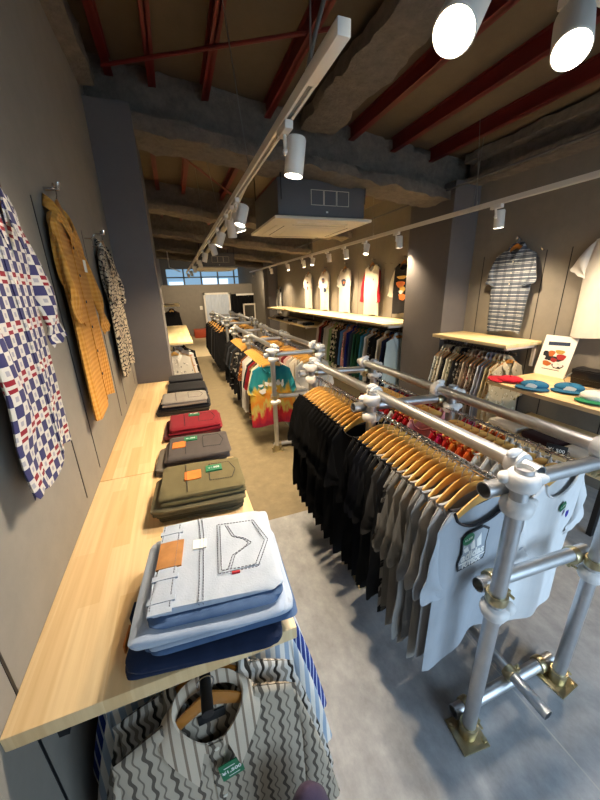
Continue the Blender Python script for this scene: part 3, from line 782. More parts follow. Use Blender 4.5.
gm = T((.035, -.0155, -.235)) @ RX(pi/2) @ RZ(.35)
gt = MB().prism([(-.02, -.016), (.016, -.018), (.024, 0), (.018, .018), (-.016, .018), (-.024, .002)], 0, .0012, gm).build('price_sticker', M['green'], wt)
text('¥1,500', .011, M['print_white'], gt, gm @ T((0, 0, .0014)), .0003)
MB().prism([(.012*cos(a), .017*sin(a)*(1+.2*sin(3*a))) for a in [2*pi*q/12 for q in range(12)]], 0, .0008, T((.085, -.0155, -.285)) @ RX(pi/2)).build('print', plain('violet_ink', '#34309a', .7), wt)

# middle rack --------------------------------------------------------------------
hz = .985
a2 = [('tee', fab('#1a6f88', 'tiedye'), 'teal yellow and red tie-dye t-shirt with white lettering at the front of the middle rack'),
      ('tee', fab('#d9cdb4'), 'cream t-shirt behind the tie-dye one on the middle rack'),
      ('long', fab('#5a4634', 'camo', '#2c2018', '#8a7048', .06), 'brown mottled top, third from front on the middle rack aisle side'),
      ('tee', fab('#7c1620'), 'maroon t-shirt, fourth from front on the middle rack aisle side'),
      ('tee', fab('#22242a'), 'near-black t-shirt behind the maroon one on the middle rack'),
      ('long', fab('#cfccc6'), 'long white top, sixth from front on the middle rack aisle side'),
      ('long', fab('#bdb9b2'), 'long pale grey top, seventh from front on the middle rack aisle side'),
      ('long', fab('#b4b2ae'), 'long grey top, eighth from front on the middle rack aisle side'),
      ('tee', fab('#6e3d1e', 'floral', '#c98a3a', '#2a1a10', .05), 'rust and brown patterned top on the middle rack aisle side'),
      ('tee', fab('#1a1a1c', 'floral', '#9a9890', '#5a5a58', .05), 'black and white flecked top on the middle rack aisle side'),
      ('tee', fab('#141416'), 'plain black top after the flecked ones on the middle rack'),
      ('long', fab('#17171a', 'v', '#8a8680', '#808080', .05, .15), 'black long top with thin pale stripes on the middle rack'),
      ('tee', fab('#101013', 'camo', '#8c887e', '#3a3936', .05, .56), 'black and stone blotched top on the middle rack'),
      ('long', fab('#121316'), 'black long sleeve top in the middle of the middle rack'),
      ('tee', fab('#2a2420', 'floral', '#6a6058', '#141210', .06), 'dark brown flowered top on the middle rack aisle side'),
      ('tee', fab('#26303a'), 'dark blue grey t-shirt on the middle rack aisle side'),
      ('long', fab('#101012', 'h', '#b8b5ae', '#808080', .09, .1), 'black long top with wide apart white hoops on the middle rack'),
      ('tee', fab('#0f1012'), 'black t-shirt toward the rear of the middle rack aisle side'),
      ('long', fab('#1b1d20'), 'charcoal black long top toward the rear of the middle rack'),
      ('tee', fab('#32343a'), 'dark slate t-shirt toward the rear of the middle rack'),
      ('tee', fab('#0d0e10'), 'black t-shirt, fourth from the rear of the middle rack aisle side'),
      ('long', fab('#14161a'), 'black long top, third from the rear of the middle rack aisle side'),
      ('tee', fab('#1c1a1a'), 'brown black t-shirt, second from the rear of the middle rack'),
      ('long', fab('#101114'), 'black long top at the rear end of the middle rack aisle side')]
y = 3.14; td = None
for i, (kd, mt, lab) in enumerate(a2):
    if 4.05 < y < 4.2: y = 4.21
    o = garment(kd, (HX, y, hz), .04 if i else -.10, lab, mt, var=0, sb=1 if i else 14, L=.62 if i else .66, **({'hw': .235, 'nw': .1} if i == 0 else {}))
    if i == 0: td = o
    hanger((HX, y, hz), .04 if i else -.10, 'light wooden hanger on the aisle side of the middle rack', 'hangers on the aisle side of the middle rack'); y += .079
mt = T((0, -.021, -.33)) @ RX(pi/2)
text('HAPPY', .07, M['print_white'], td, mt @ T((.01, .03, 0)), .0005, 'print', .002) if False else None
sw_ = MB()
for q, (x0, z0, w_, h_) in enumerate(((-.12, .03, .05, .035), (-.06, .045, .04, .05), (-.01, .035, .06, .04), (.06, .05, .05, .05), (.105, .04, .03, .07), (-.10, -.03, .07, .06), (.02, -.02, .05, .05))):
    sw_.prism([(x0+w_*.5*cos(a)*(1+.3*sin(3*a+q)), z0+h_*.5*sin(a)*(1+.25*cos(2*a+q))) for a in [2*pi*k_/12 for k_ in range(12)]], 0, .001, mt)
sw_.build('print', M['print_white'], td)
b2 = [('#d8d2c6', 'cream white'), ('#cfc7b8', 'off white'), ('#d4cdbf', 'pale ecru'), ('#b9b2a6', 'putty grey'), ('#c9a79c', 'dusty pink'), ('#7a2a30', 'maroon'), ('#b98a84', 'rose pink'), ('#6f2228', 'wine'), ('#a8726c', 'faded rose'),
      ('#8a3a38', 'brick red'), ('#4a2a30', 'plum'), ('#2c2c30', 'charcoal'), ('#3a4050', 'slate blue'), ('#8a8478', 'khaki grey'), ('#1e1f24', 'black'), ('#55504a', 'taupe'), ('#262a34', 'ink navy'), ('#3c3c3c', 'dark grey'), ('#131316', 'jet black'), ('#4a4038', 'umber')]
y = 3.14
for i, (c, nm) in enumerate(b2):
    if 4.05 < y < 4.2: y = 4.21
    kd = ('tee', 'tee', 'long')[i % 3]
    garment(kd, (1.28, y, hz), .04, '%s %s on the wall side of the middle rack' % (nm, NAMES[kd][1]), fab(c, 'v', '#a49a8c', '#808080', .035, .3) if i in (1, 6) else fab(c), var=1, sa=1, L=.66)
    hanger((1.28, y, hz), .04, 'light wooden hanger on the wall side of the middle rack', 'hangers on the wall side of the middle rack'); y += .1
# farthest rack
hz3 = 1.04
c3 = ['#0e0e10', '#151517', '#101014', '#2a2a2c', '#0c0d0f', '#1b1816', '#3a3a3c', '#111113', '#0f1014', '#26221f', '#121214', '#19191c', '#0d0d0f', '#161a20']
for i, c in enumerate(c3):
    y = 6.02+i*.16+(.08 if i > 6 else 0)
    garment(('jacket', 'long')[i % 2], (.82, y, hz3), .03, 'dark jacket or top on the aisle side of the farthest rack', fab(c), group='dark clothes on the farthest rack', var=i % 3, small=True, L=.72)
    hanger((.82, y, hz3), .03, 'wooden hanger on the farthest rack', 'hangers on the farthest rack')
for i, c in enumerate(('#8d8478', '#23242a', '#6b4030', '#1a1a1c', '#b6ac9c', '#2d3038', '#151518', '#44403c')):
    y = 6.03+i*.27+(.10 if i > 3 else 0)
    garment('long', (1.28, y, 1.03), .03, ['beige grey', 'blue black', 'chestnut', 'coal black', 'sand', 'gunmetal', 'pitch black', 'brown grey'][i]+' long sleeve top on the wall side of the farthest rack', fab(c), var=i % 3, L=.68)
    hanger((1.28, y, 1.03), .03, 'wooden hanger on the farthest rack', 'hangers on the farthest rack')

# ------------------------------------------------------------------ left counter
CZ = .912
def board(x0, x1, y0, y1, zt, th, mat, name, lab, cat, r=.003):
    o = thing(name, lab, cat, ((x0+x1)/2, (y0+y1)/2, zt-th))
    hx, hy = (x1-x0)/2, (y1-y0)/2
    MB().rbox(-hx, hx, -hy, hy, 0, th, r).build('board', mat, o)
    return o
def l_bracket(parent, x, y, z, s, ln, name='bracket', mat=None):
    MB().box(min(x, x+s*ln), max(x, x+s*ln), y-.012, y+.012, z-.028, z, ).box(min(x, x+s*.02), max(x, x+s*.02), y-.012, y+.012, z-.2, z).build(name, mat or M['whitepaint'], parent)
b1 = board(WL, .152, .485, 1.311, CZ, .034, M['counter'], 'wall_counter', 'near section of the pine wall counter, carrying the light blue jeans', 'counter')
b2_ = board(WL, .118, 1.314, 2.857, CZ, .034, M['counter'], 'wall_counter', 'far section of the pine wall counter, carrying grey and burgundy trousers', 'counter')
for o, ys in ((b1, (.62, 1.2)), (b2_, (1.45, 2.1, 2.75))):
    for y in ys: l_bracket(o, WL-o.location.x, y-o.location.y, 0, 1, .40, mat=M['black'])

# folded trousers --------------------------------------------------------------
def slab(m, cx, cy, z0, w, d, th, rot=0., seed=0., nx=22, ny=18, amp=.006, bulge=.4, fold=True):
    """a soft folded layer: superelliptic slab, rounded edges, gentle creases"""
    rings = []; c, s = cos(rot), sin(rot); b = len(m.v); n = 48; K = 7
    def edge(a, k_):
        e = .16; ca, sa_ = cos(a), sin(a)
        x = abs(ca)**e*(1 if ca >= 0 else -1); y = abs(sa_)**e*(1 if sa_ >= 0 else -1)
        return x, y
    vs = []; fs = []
    rows = [(.0, 0.), (.45, 0.), (.8, 0.), (.965, .04), (1., .35), (1., .65), (.965, .96), (.8, 1.), (.45, 1.), (.0, 1.)]
    for sc_, h in rows:
        for q in range(n):
            x, y = edge(2*pi*q/n+.0001, 0)
            px, py = x*sc_*w/2, y*sc_*d/2
            nz = MN.noise(Vector((px*7+seed, py*7-seed, seed)))*amp+MN.noise(Vector((px*22+seed, py*22, seed*2)))*amp*.35
            wob = MN.noise(Vector((q/n*9, seed, h*1.5)))*.007*sc_
            z = z0+th*h+(nz*.9 if h > .5 else (nz*.25 if h > 0 else 0))
            if h > .5: z += bulge*th*.25*(1-sc_*sc_)
            px += wob*(1 if px > 0 else -1); py += wob*(1 if py > 0 else -1)
            vs.append((cx+px*c-py*s, cy+px*s+py*c, z))
    N = len(rows)
    for i in range(N-1):
        for q in range(n): fs.append((i*n+q, i*n+(q+1) % n, (i+1)*n+(q+1) % n, (i+1)*n+q))
    m.add(vs, fs)
    return m
def trousers(label, cx, cy, z, w, d, mat, rot=0., seed=0, lay=2, th=.03, group=None, inside=None, cat='trousers', name='folded_jeans'):
    t = thing(name, label, cat, (cx, cy, z), (0, 0, rot), group)
    lt = th/lay; rnd = random.Random(seed)
    for k_ in range(lay):
        m = MB(); slab(m, rnd.uniform(-.006, .006), rnd.uniform(-.006, .006), k_*lt+.0005, w-rnd.uniform(0, .014), d-rnd.uniform(0, .012), lt*.97, rnd.uniform(-.02, .02), seed+k_*3.1, amp=.006 if w > .25 and cy < .8 else .0045)
        m.build('leg', inside if (inside is not None and k_ % 2 == 0) else mat, t, 60)
    return t
DEN = {'light': fab('#a3afc0', 'slub', '#c0c9d5'), 'light2': fab('#9fadc2', 'slub', '#b9c4d3'), 'mid': fab('#5f7da6', 'slub', '#7f98b8'), 'dark': fab('#17213a', 'slub', '#243250'), 'blue': fab('#3f587e', 'slub', '#5a7296')}
JX, JY, JR = .0, .625, -.10
trousers('dark indigo jeans at the bottom of the nearest stack, leather patch showing', JX-.015, JY-.02, CZ, .315, .27, DEN['dark'], JR-.05, 1, 2, .031)
tdk = D.objects['folded_jeans']
lp = MB().rbox(-.166, -.162, -.075, -.03, .006, .028, .001).build('leather_patch', M['leather2'], tdk)
MB().rbox(-.167, -.161, -.02, .02, .012, .034, .001).build('belt_loop', DEN['dark'], tdk)
trousers('mid blue jeans, second from the bottom of the nearest stack', JX+.008, JY, CZ+.033, .305, .275, DEN['light2'], JR+.02, 2, 2, .026, inside=DEN['blue'])
trousers('pale blue jeans just under the topmost pair of the nearest stack', JX, JY-.002, CZ+.061, .31, .28, DEN['light2'], JR, 3, 2, .030, inside=DEN['light'])
top = trousers('light wash jeans on top of the nearest stack, back pocket facing up', JX+.015, JY+.008, CZ+.093, .27, .272, DEN['light'], JR, 4, 2, .026, inside=DEN['blue'])
tz = .0272
def seam(m, pts, r=.0011, dash=True):
    for a, b in zip(pts[:-1], pts[1:]):
        a, b = Vector((*a, tz+.0022)), Vector((*b, tz+.0022)); L = (b-a).length; n = max(1, int(L/.0075))
        for k_ in range(n):
            p, q = a.lerp(b, (k_+.12)/n), a.lerp(b, (k_+.78)/n)
            m.tube([p, q], r, 5)
def onto(m, parent, name, mat, src):
    """drape small flat pieces onto the soft top of the jeans"""
    from mathutils.bvhtree import BVHTree
    bv = BVHTree.FromPolygons([v.co for v in src.data.vertices], [tuple(p.vertices) for p in src.data.polygons])
    out = []
    for v in m.v:
        h = bv.ray_cast(Vector((v[0], v[1], .2)), Vector((0, 0, -1)))
        out.append((v[0], v[1], (h[0].z if h[0] else .026)+v[2]-tz+.0012))
    m.v = out
    return m.build(name, mat, parent)
src = [o for o in top.children][-1]
def plate(x0, x1, y0, y1, h, n=8, skew=0.):
    m = MB(); vs = []
    for k_ in (0, 1):
        for j in range(n+1):
            for i in range(n+1): vs.append((x0+(x1-x0)*i/n+skew*(j/n), y0+(y1-y0)*j/n, tz+(h if k_ else -.0018)))
    q = (n+1)**2; fs = []
    for k_ in (0, 1):
        for j in range(n):
            for i in range(n):
                a = k_*q+j*(n+1)+i; f = (a, a+1, a+n+2, a+n+1); fs.append(f if k_ else f[::-1])
    for i in range(n):
        for a, b in ((i, i+1), ((n)*(n+1)+i+1, n*(n+1)+i)): fs.append((b, a, a+q, b+q))
        for a, b in ((i*(n+1), (i+1)*(n+1)), ((i+1)*(n+1)+n, i*(n+1)+n)): fs.append((a, b, b+q, a+q))
    m.add(vs, fs); return m
onto(plate(-.132, -.088, -.128, .125, .0016, 12), top, 'waistband', DEN['light'], src)
onto(plate(-.131, -.078, -.02, .062, .0030, 8), top, 'leather_patch', M['leather'], src)
for y_ in (.095, -.10, -.045): onto(plate(-.135, -.083, y_-.006, y_+.006, .0034, 4), top, 'belt_loop', DEN['light'], src)
onto(plate(-.056, -.026, .02, .05, .003, 3), top, 'size_label', M['paper'], src)
pk = [(.0, .092), (.0, -.065), (.085, -.068), (.118, .008), (.092, .088), (.0, .092)]
pp = MB(); n_ = 12
onto(plate(.003, .09, -.062, .086, .0010, 12), top, 'back_pocket', DEN['light'], src)
def stitched(*runs):
    for r in runs:
        sm = MB()
        for q in r: seam(sm, q)
        onto(sm, top, 'stitching', M['stitch'], src)
stitched([pk, [(.007, .085), (.007, -.058), (.080, -.061), (.110, .008), (.088, .082)], [(.02, .085), (.035, .04), (.06, .025), (.072, .008)], [(.02, -.06), (.032, -.022), (.058, -.005), (.072, .008)],
          [(.026, .082), (.041, .040), (.064, .026), (.079, .008)], [(.026, -.06), (.038, -.022), (.062, -.004), (.079, .008)]],
         [[(-.046, .13), (-.04, .06), (-.038, -.13)], [(-.038, .13), (-.032, .06), (-.030, -.13)]], [[(-.128, .122), (-.128, -.122)]], [[(-.092, .122), (-.092, -.122)]])
onto(plate(.028, .045, -.071, -.066, .003, 3), top, 'pocket_tab', M['redtab'], src)

def stack(items, cx, cy, w, d, rot=0.):
    z = CZ
    for i, (lab, mat, th, dx, dy, dw) in enumerate(items):
        o = trousers(lab, cx+dx, cy+dy, z, w+dw, d, mat, rot+.03*((i % 3)-1), 20+i*3+cy*10, 2, th); z += th+.002
    return o
def top_bits(o, d, w, th, patch=None, tagpos=None, tagc='green', pocket=True, px=0.):
    z = th+.0035
    srcs = [c for c in o.children][-1]
    global tz
    old = tz; tz = th+.0012
    if patch: onto(plate(-w/2+.03+px, -w/2+.085+px, -.02, .035, .0025, 5), o, 'leather_patch', patch, srcs)
    if tagpos: 
        gt = onto(plate(tagpos[0]-.028, tagpos[0]+.028, tagpos[1]-.02, tagpos[1]+.02, .0035, 4), o, 'price_tag', M[tagc], srcs)
        text('¥1,500', .014, M['print_white'], gt, T((tagpos[0], tagpos[1], th+.0085)), .0006)
    if pocket:
        m = MB(); seam(m, [(w*.08, d*.28), (w*.08, -d*.22), (w*.34, -d*.24), (w*.40, 0), (w*.34, d*.28), (w*.08, d*.28)]); onto(m, o, 'stitching', M['print_dark'], srcs); m = MB(); seam(m, [(-w*.2, d*.4), (-w*.18, -d*.4)]); onto(m, o, 'stitching', M['print_dark'], srcs)
    tz = old
OL = [fab('#6d6446', 'slub', '#5c5439'), fab('#746a50', 'slub', '#5e563f'), fab('#4a4634', 'slub', '#5a5440')]
o = stack([('dark olive trousers at the bottom of the olive stack', OL[2], .026, .004, 0, -.02), ('grey olive trousers in the middle of the olive stack', OL[1], .026, -.012, -.01, .0), ('olive green trousers on top of the olive stack', OL[0], .03, .01, .005, -.02)], .0, 1.045, .30, .22, -.07)
top_bits(o, .22, .28, .03, M['leather2'], (.04, .03), px=.05)
o = stack([('pale grey trousers at the bottom of the charcoal stack', fab('#6e675e', 'slub', '#5a544c'), .028, -.02, -.01, .01), ('charcoal trousers with an orange patch on top of the charcoal stack', fab('#45403f', 'slub', '#524c4a'), .034, .012, .01, -.01)], .0, 1.36, .28, .23, -.05)
top_bits(o, .23, .27, .034, M['leather2'], (-.03, .05))
o = stack([('dull maroon trousers at the bottom of the burgundy stack', fab('#4a1b1e', 'slub', '#5c2426'), .028, -.005, .0, .01), ('burgundy trousers on top of the burgundy stack', fab('#6e1420', 'slub', '#821a28'), .032, .005, .0, -.01)], .01, 1.69, .27, .24, -.03)
top_bits(o, .24, .26, .032, None, (.0, .06), 'green')
o = stack([('dark taupe trousers at the bottom of the mixed grey stack', fab('#37322c', 'slub', '#454038'), .026, -.015, 0, .03), ('black trousers in the middle of the mixed grey stack', fab('#17171a', 'slub', '#222226'), .026, .0, .0, .02), ('light grey trousers on top of the mixed grey stack', fab('#7f7a74', 'slub', '#938d86'), .028, .0, .0, -.01)], -.02, 2.06, .28, .22, -.03)
top_bits(o, .22, .27, .028, None, None)
o = stack([('navy trousers at the bottom of the last dark stack', fab('#141925', 'slub', '#1d2433'), .026, 0, -.01, .0), ('black trousers on top of the last dark stack by the column', fab('#0e0e11', 'slub', '#16161a'), .03, .0, .02, -.01)], .0, 2.38, .28, .22, 0)
o = stack([('charcoal black trousers at the bottom of the rearmost pile, against the column', fab('#121215'), .028, 0, 0, .0), ('coal grey trousers on top of the rearmost pile, against the column', fab('#1a1a1e'), .028, .0, .0, 0)], .0, 2.68, .26, .22, 0)

# shirts under the counter -------------------------------------------------------
t = thing('hanging_rail', 'black clothes rail fixed under the pine wall counter', 'clothes rail', (-.05, .46, .815))
MB().tube([(0, 0, -.013), (0, 2.3, -.013)], .012, 14).build('tube', M['black'], t)
for y in (.12, 1.1, 2.1): MB().box(-.012, .012, y-.01, y+.01, -.01, CZ-.035-.815).build('bracket', M['black'], t)
und = [('shirt', fab('#b3a795', 'wave', '#756b5f', '#5d544a', .021, .2), 'beige wavy striped shirt at the front under the counter, green price tag on its collar'),
       ('shirt', fab('#c9c6bf', 'wave', '#8a857c', '#2b2825', .018, .5), 'black and white wavy print shirt right behind the front shirt under the counter'),
       ('shirt', fab('#9fb0c4', 'v', '#e6e2da', '#808080', .028, .5), 'pale blue and cream broad striped shirt, third under the counter'),
       ('shirt', fab('#2b418e', 'v', '#c7d0e2', '#808080', .014, .25), 'royal blue shirt with white pinstripes under the counter'),
       ('shirt', fab('#d8d2c8', 'v', '#b59a90', '#808080', .03, .3), 'off-white shirt with faint rose stripes under the counter'),
       ('shirt', fab('#e0e2e4'), 'plain white long sleeve shirt poking out under the counter edge'),
       ('shirt', fab('#1b2440', 'v', '#2c3a66', '#808080', .02, .6), 'navy tone striped shirt under the counter'),
       ('shirt', fab('#15161b'), 'black shirt farther back under the counter'),
       ('shirt', fab('#39405a'), 'slate blue shirt farther back under the counter'),
       ('shirt', fab('#20242c'), 'ink dark shirt farther back under the counter')]
for i, (kd, mt, lab) in enumerate(und):
    y = .52+i*.062; an = (.02, -.03, .03, .06, .02, .08, -.02, 0, .02, 0)[i]
    kw = dict(sw=(.205, .215, .24, .262, .255)[min(i, 4)], hw=(.225, .235, .255, .275, .27)[min(i, 4)], sa=12, sb=12 if i != 5 else 13, cs=1.35, dip=.11, nw=.095)
    o = garment(kd, (-.05, y, .815), an, lab, mt, None, fab('#cdbfab', 'v', '#8d7c6b', '#808080', .022, .25) if i == 0 else None, var=i % 2, L=.74, t=.010, **kw)
    hanger((-.05, y, .815), an, ['amber wooden hanger in the front shirt under the counter', 'amber wooden hanger, second under the counter', 'amber wooden hanger, third under the counter'][i] if i < 3 else 'amber wooden hanger hidden among the shirts under the counter', 'hangers under the counter', M['amber'], 'broad')
    if i == 0:
        gm = T((.025, -.030, -.285)) @ RX(pi/2) @ RZ(.12)
        gt = MB().prism([(-.026, -.032), (.026, -.032), (.026, .03), (-.026, .03)], 0, .0016, gm).build('price_tag', M['green'], o)
        text('¥1,500', .0165, M['print_white'], gt, gm @ T((0, -.004, .0018)), .0004, bold=.0003)
        MB().box(-.016, .010, .012, .0145, .0016, .002, gm).box(-.01, .016, -.023, -.021, .0016, .002, gm).build('lettering', M['print_white'], gt)
        MB().rbox(-.03, .03, .006, .0085, -.155, -.125, .001).build('neck_label', M['blackrubber'], o)
# unidentified plum shape before the shirts, made up as a standing bag
t = thing('fabric_bag', 'dark plum rounded shape, made up as a bag, before the shirts at bottom edge', 'bag', (.135, .40, 0))
m = MB(); rows = [(0, .9), (.03, 1.), (.2, 1.02), (.38, .92), (.46, .72), (.50, .45), (.52, .12)]
m.lathe([(.07*s_, z) for z, s_ in rows], 24)
for i, v in enumerate(m.v): m.v[i] = (v[0]*.85+.006*sin(v[2]*20), v[1]*.6, v[2])
m.build('body', fab('#3c3244', 'slub', '#483c50'), t, 60)
MB().tube([(-.02, .0, .50), (-.02, -.0, .545), (.02, 0, .545), (.02, 0, .50)], .005, 8).build('carry_loop', fab('#3c3244', 'slub', '#483c50'), t) if False else None

# ------------------------------------------------------------------ shirts on the left wall
def wall_hang(kind, y, z, side, lab, mat, hl, x_off=.032, rz=0., hk='broad', hm=None, **kw):
    x = WL+x_off if side == 'l' else WR-x_off-.012
    r = (pi/2 if side == 'l' else -pi/2)+rz
    o = garment(kind, (x, y, z), r, lab, mat, **kw)
    hanger((x, y, z), r, hl, 'hangers on the walls', hm or M['amber'], hk)
    m = MB().tube([(WL if side == 'l' else WR, y, z-.013), (x+(.012 if side == 'l' else -.012), y, z-.013), (x+(.016 if side == 'l' else -.016), y, z+.008)], .006, 8)
    tag(m.build('wall_hook', M['chrome']), 'steel wall hook carrying the '+' '.join(lab.split()[:5]), 'hook')
    return o
ckm = fab('#3a3960', 'check', '#c8c3b9', '#84202b', .025)
wall_hang('shirt', .93, 1.93, 'l', 'navy and white checkered shirt with red dashes at left edge', ckm, 'wooden hanger in the checkered shirt at the left edge', sw=.16, hw=.135, L=.645, slL=.58, slR=.30, sa=6, sb=12, t=.014, wave=.014, hem=1.05)
orm = fab('#c07f2e', 'knit', '#dda855', '#808080', .035)
oj = wall_hang('shirt', 1.52, 1.97, 'l', 'mustard orange textured cardigan jacket hanging on the left wall', orm, 'wooden hanger in the mustard jacket', btn=M['print_dark'], sw=.155, hw=.175, hem=1.12, L=.72, slL=.32, slR=.38, sa=10, sb=20, t=.015, wave=.012)
MB().rbox(.055, .085, -.030, -.026, -.28, -.235, .001).build('price_tag', M['paper'], oj)
wall_hang('shirt', 2.32, 1.945, 'l', 'black and cream maze print shirt, farthest on the left wall', fab('#1d1a1a', 'maze', '#b9ab95', '#808080', .05), 'wooden hanger in the maze print shirt', sw=.21, hw=.22, L=.71, slL=.24, slR=.24, sa=14, sb=14, t=.015, wave=.012)
for y, z in ((1.06, 1.70), (2.02, 1.87), (2.17, 1.85)): peg(WL, y, z, 1, 'small steel peg on the left wall, '+{1.06: 'beside the checkered shirt', 2.02: 'right of the mustard jacket', 2.17: 'left of the maze print shirt'}[y])
for y, z in ((2.10, 1.86), (2.13, 1.80), (4.25, 1.92), (4.4, 1.93)): peg(WR, y, z, -1, {2.10: 'upper steel peg beside the plaid shirt on the right wall', 2.13: 'lower steel peg beside the plaid shirt on the right wall', 4.25: 'steel peg right of the raglan shirt', 4.4: 'steel peg nearer the raglan shirt'}[y])

# ------------------------------------------------------------------ right wall
wall_hang('shirt', 2.33, 1.985, 'r', 'blue grey and white plaid short sleeve shirt on the right wall', fab('#58616f', 'plaid', '#cdd3d8', '#3a4150', .075, .22), 'wooden hanger in the plaid shirt', sw=.195, hw=.205, L=.74, slL=.25, slR=.25, sa=13, sb=13, t=.014, wave=.010, hem=.85)
wall_hang('tee', 1.47, 2.03, 'r', 'large plain white t-shirt on the right wall, cut off by the photo edge', fab('#e2ded6', 'slub', '#d6d1c8'), 'wooden hanger in the large white t-shirt', sw=.235, hw=.27, L=.755, slL=.24, slR=.24, sa=30, sb=30, t=.014, nw=.10)
rg = wall_hang('long', 4.70, 2.02, 'r', 'cream baseball t-shirt with red sleeves on the right wall', fab('#dcd6c6', 'slub', '#cfc8b6'), 'wooden hanger in the red sleeved shirt', sleeve=fab('#a3121f'), sw=.21, hw=.225, L=.755, slL=.50, slR=.50, sa=10, sb=10, t=.018, nw=.095)
MB().prism([(.012*cos(a), .016*sin(a)) for a in [2*pi*q/10 for q in range(10)]], 0, .001, T((.08, -.03, -.30)) @ RX(pi/2)).build('print', M['print_dark'], rg)
gb = wall_hang('long', 3.92, 1.99, 'r', 'black graphic t-shirt with cream sleeves beside the column', fab('#141317'), 'wooden hanger in the black graphic t-shirt', sleeve=fab('#d8d0bc'), sw=.20, hw=.21, L=.66, slL=.38, slR=.38, sa=14, sb=14, t=.018, nw=.095)
def blob_print(parent, pts, mat, y=-.03):
    m = MB()
    for q, (x0, z0, w_, h_) in enumerate(pts):
        m.prism([(x0+w_*.5*cos(a)*(1+.25*sin(3*a+q)), z0+h_*.5*sin(a)*(1+.2*cos(2*a+q))) for a in [2*pi*k_/12 for k_ in range(12)]], 0, .001, T((0, y, 0)) @ RX(pi/2))
    m.build('print', mat, parent)
INK = {'orange': plain('orange_ink', '#b8652a', .7), 'yellow': plain('ochre_ink', '#b9984a', .7), 'red': plain('red_ink', '#a02a2a', .7), 'navy': plain('navy_ink', '#24344e', .7), 'blue': plain('blue_ink', '#3b62a0', .7), 'pink': plain('pink_ink', '#d89aa0', .7), 'skin': plain('peach_ink', '#d09a72', .7), 'teal': plain('teal_ink', '#1d5f86', .7)}
blob_print(gb, [(0, -.27, .20, .05), (.02, -.42, .12, .10)], INK['yellow']); blob_print(gb, [(-.02, -.36, .18, .10), (.03, -.52, .16, .1)], INK['orange']); blob_print(gb, [(.0, -.46, .08, .06)], M['print_white'], -.032)
tees = ((5.60, 'white t-shirt with a square dark picture print, nearest of three on right wall', [(0, -.33, .16, .16)], 'navy'), (6.48, 'white t-shirt with a bold dark and red print, middle of three on right wall', [(-.03, -.27, .12, .14), (.05, -.45, .14, .10)], 'navy'), (7.38, 'white t-shirt with a thin dark print, farthest of three on right wall', [(0, -.28, .10, .05), (.0, -.40, .06, .09)], 'red'))
for y, lab, pts, ink in tees:
    o = wall_hang('tee', y, 2.03, 'r', lab, fab('#e0dad0', 'slub', '#d3ccc0'), 'wooden hanger in the '+' '.join(lab.split()[:-6]), sw=.20, hw=.22, L=.765, sa=16, sb=16, t=.018, nw=.095)
    blob_print(o, pts, INK[ink]); blob_print(o, [(pts[0][0]+.01, pts[0][1], .07, .06)], INK['orange'] if ink == 'navy' else M['print_dark'], -.032)
# near right shelf with rail and clothes
def wall_shelf(x0, y0, y1, z, lab, th=.032, rail=None, brs=()):
    o = board(x0, WR, y0, y1, z, th, M['shelfwood'], 'wall_shelf', lab, 'shelf')
    for y in brs: l_bracket(o, WR-o.location.x-.0, y-o.location.y, 0, -1, (WR-x0)*.85)
    return o
wall_shelf(2.57, 1.97, 2.845, 1.11, 'short pale wood wall shelf left of the plaid shirt, above the floral clothes', brs=(2.02, 2.78))
t = thing('hanging_rail', 'black clothes rail under the short pale wall shelf', 'clothes rail', (2.74, 1.99, 1.02))
MB().tube([(0, 0, -.013), (0, .84, -.013)], .012, 12).build('tube', M['black'], t)
for y in (.06, .78): MB().box(-.01, .01, y-.01, y+.01, -.01, 1.077-1.02).build('bracket', M['black'], t)
s1 = [('#cdbf9f', 'floral', '#8a7b50', '#e8e0c8', 'cream floral shirt, front of the row under the short wall shelf'), ('#d6c9ac', 'floral', '#b8923e', '#efe8d6', 'ivory shirt with ochre flowers, second in the row under the short shelf'),
      ('#c3b790', None, '', '', 'pale straw shirt, third in the row under the short shelf'), ('#8d93a8', None, '', '', 'lavender blue shirt under the short shelf'), ('#9aa3b4', 'v', '#d8d8d8', '#808080', 'pale blue striped shirt under the short shelf'),
      ('#6f5a4a', 'floral', '#c9b49a', '#3a2a22', 'brown flowered shirt under the short shelf'), ('#c8b9a8', 'floral', '#8a3a34', '#5a6a4a', 'beige shirt with small red flowers under the short shelf'), ('#7a6252', 'floral', '#b89a80', '#403028', 'cocoa patterned shirt under the short shelf'),
      ('#bfae98', None, '', '', 'sand shirt in the middle of the row under the short shelf'), ('#5c5248', 'camo', '#9a8c78', '#2a241e', 'olive brown blotched shirt under the short shelf'), ('#1d1c1f', 'floral', '#7a766e', '#c9c4b8', 'black shirt with pale flecks under the short shelf'),
      ('#25262a', None, '', '', 'charcoal shirt under the short shelf'), ('#c9c2a8', 'floral', '#5a6a50', '#8a8468', 'cream shirt with green leaves under the short shelf'), ('#ccc8b4', None, '', '', 'light cream shirt toward the rear of the row under the short shelf'), ('#16171b', None, '', '', 'black shirt near the rear of the row under the short shelf'),
      ('#d4cdb8', None, '', '', 'ivory shirt near the column under the short shelf'), ('#cfc8b2', 'floral', '#6a5a40', '#9aa088', 'pale patterned shirt beside the column under the short shelf'), ('#b9bdb8', 'floral', '#4a5a6a', '#d8d8d0', 'pale grey flowered shirt against the column under the short shelf')]
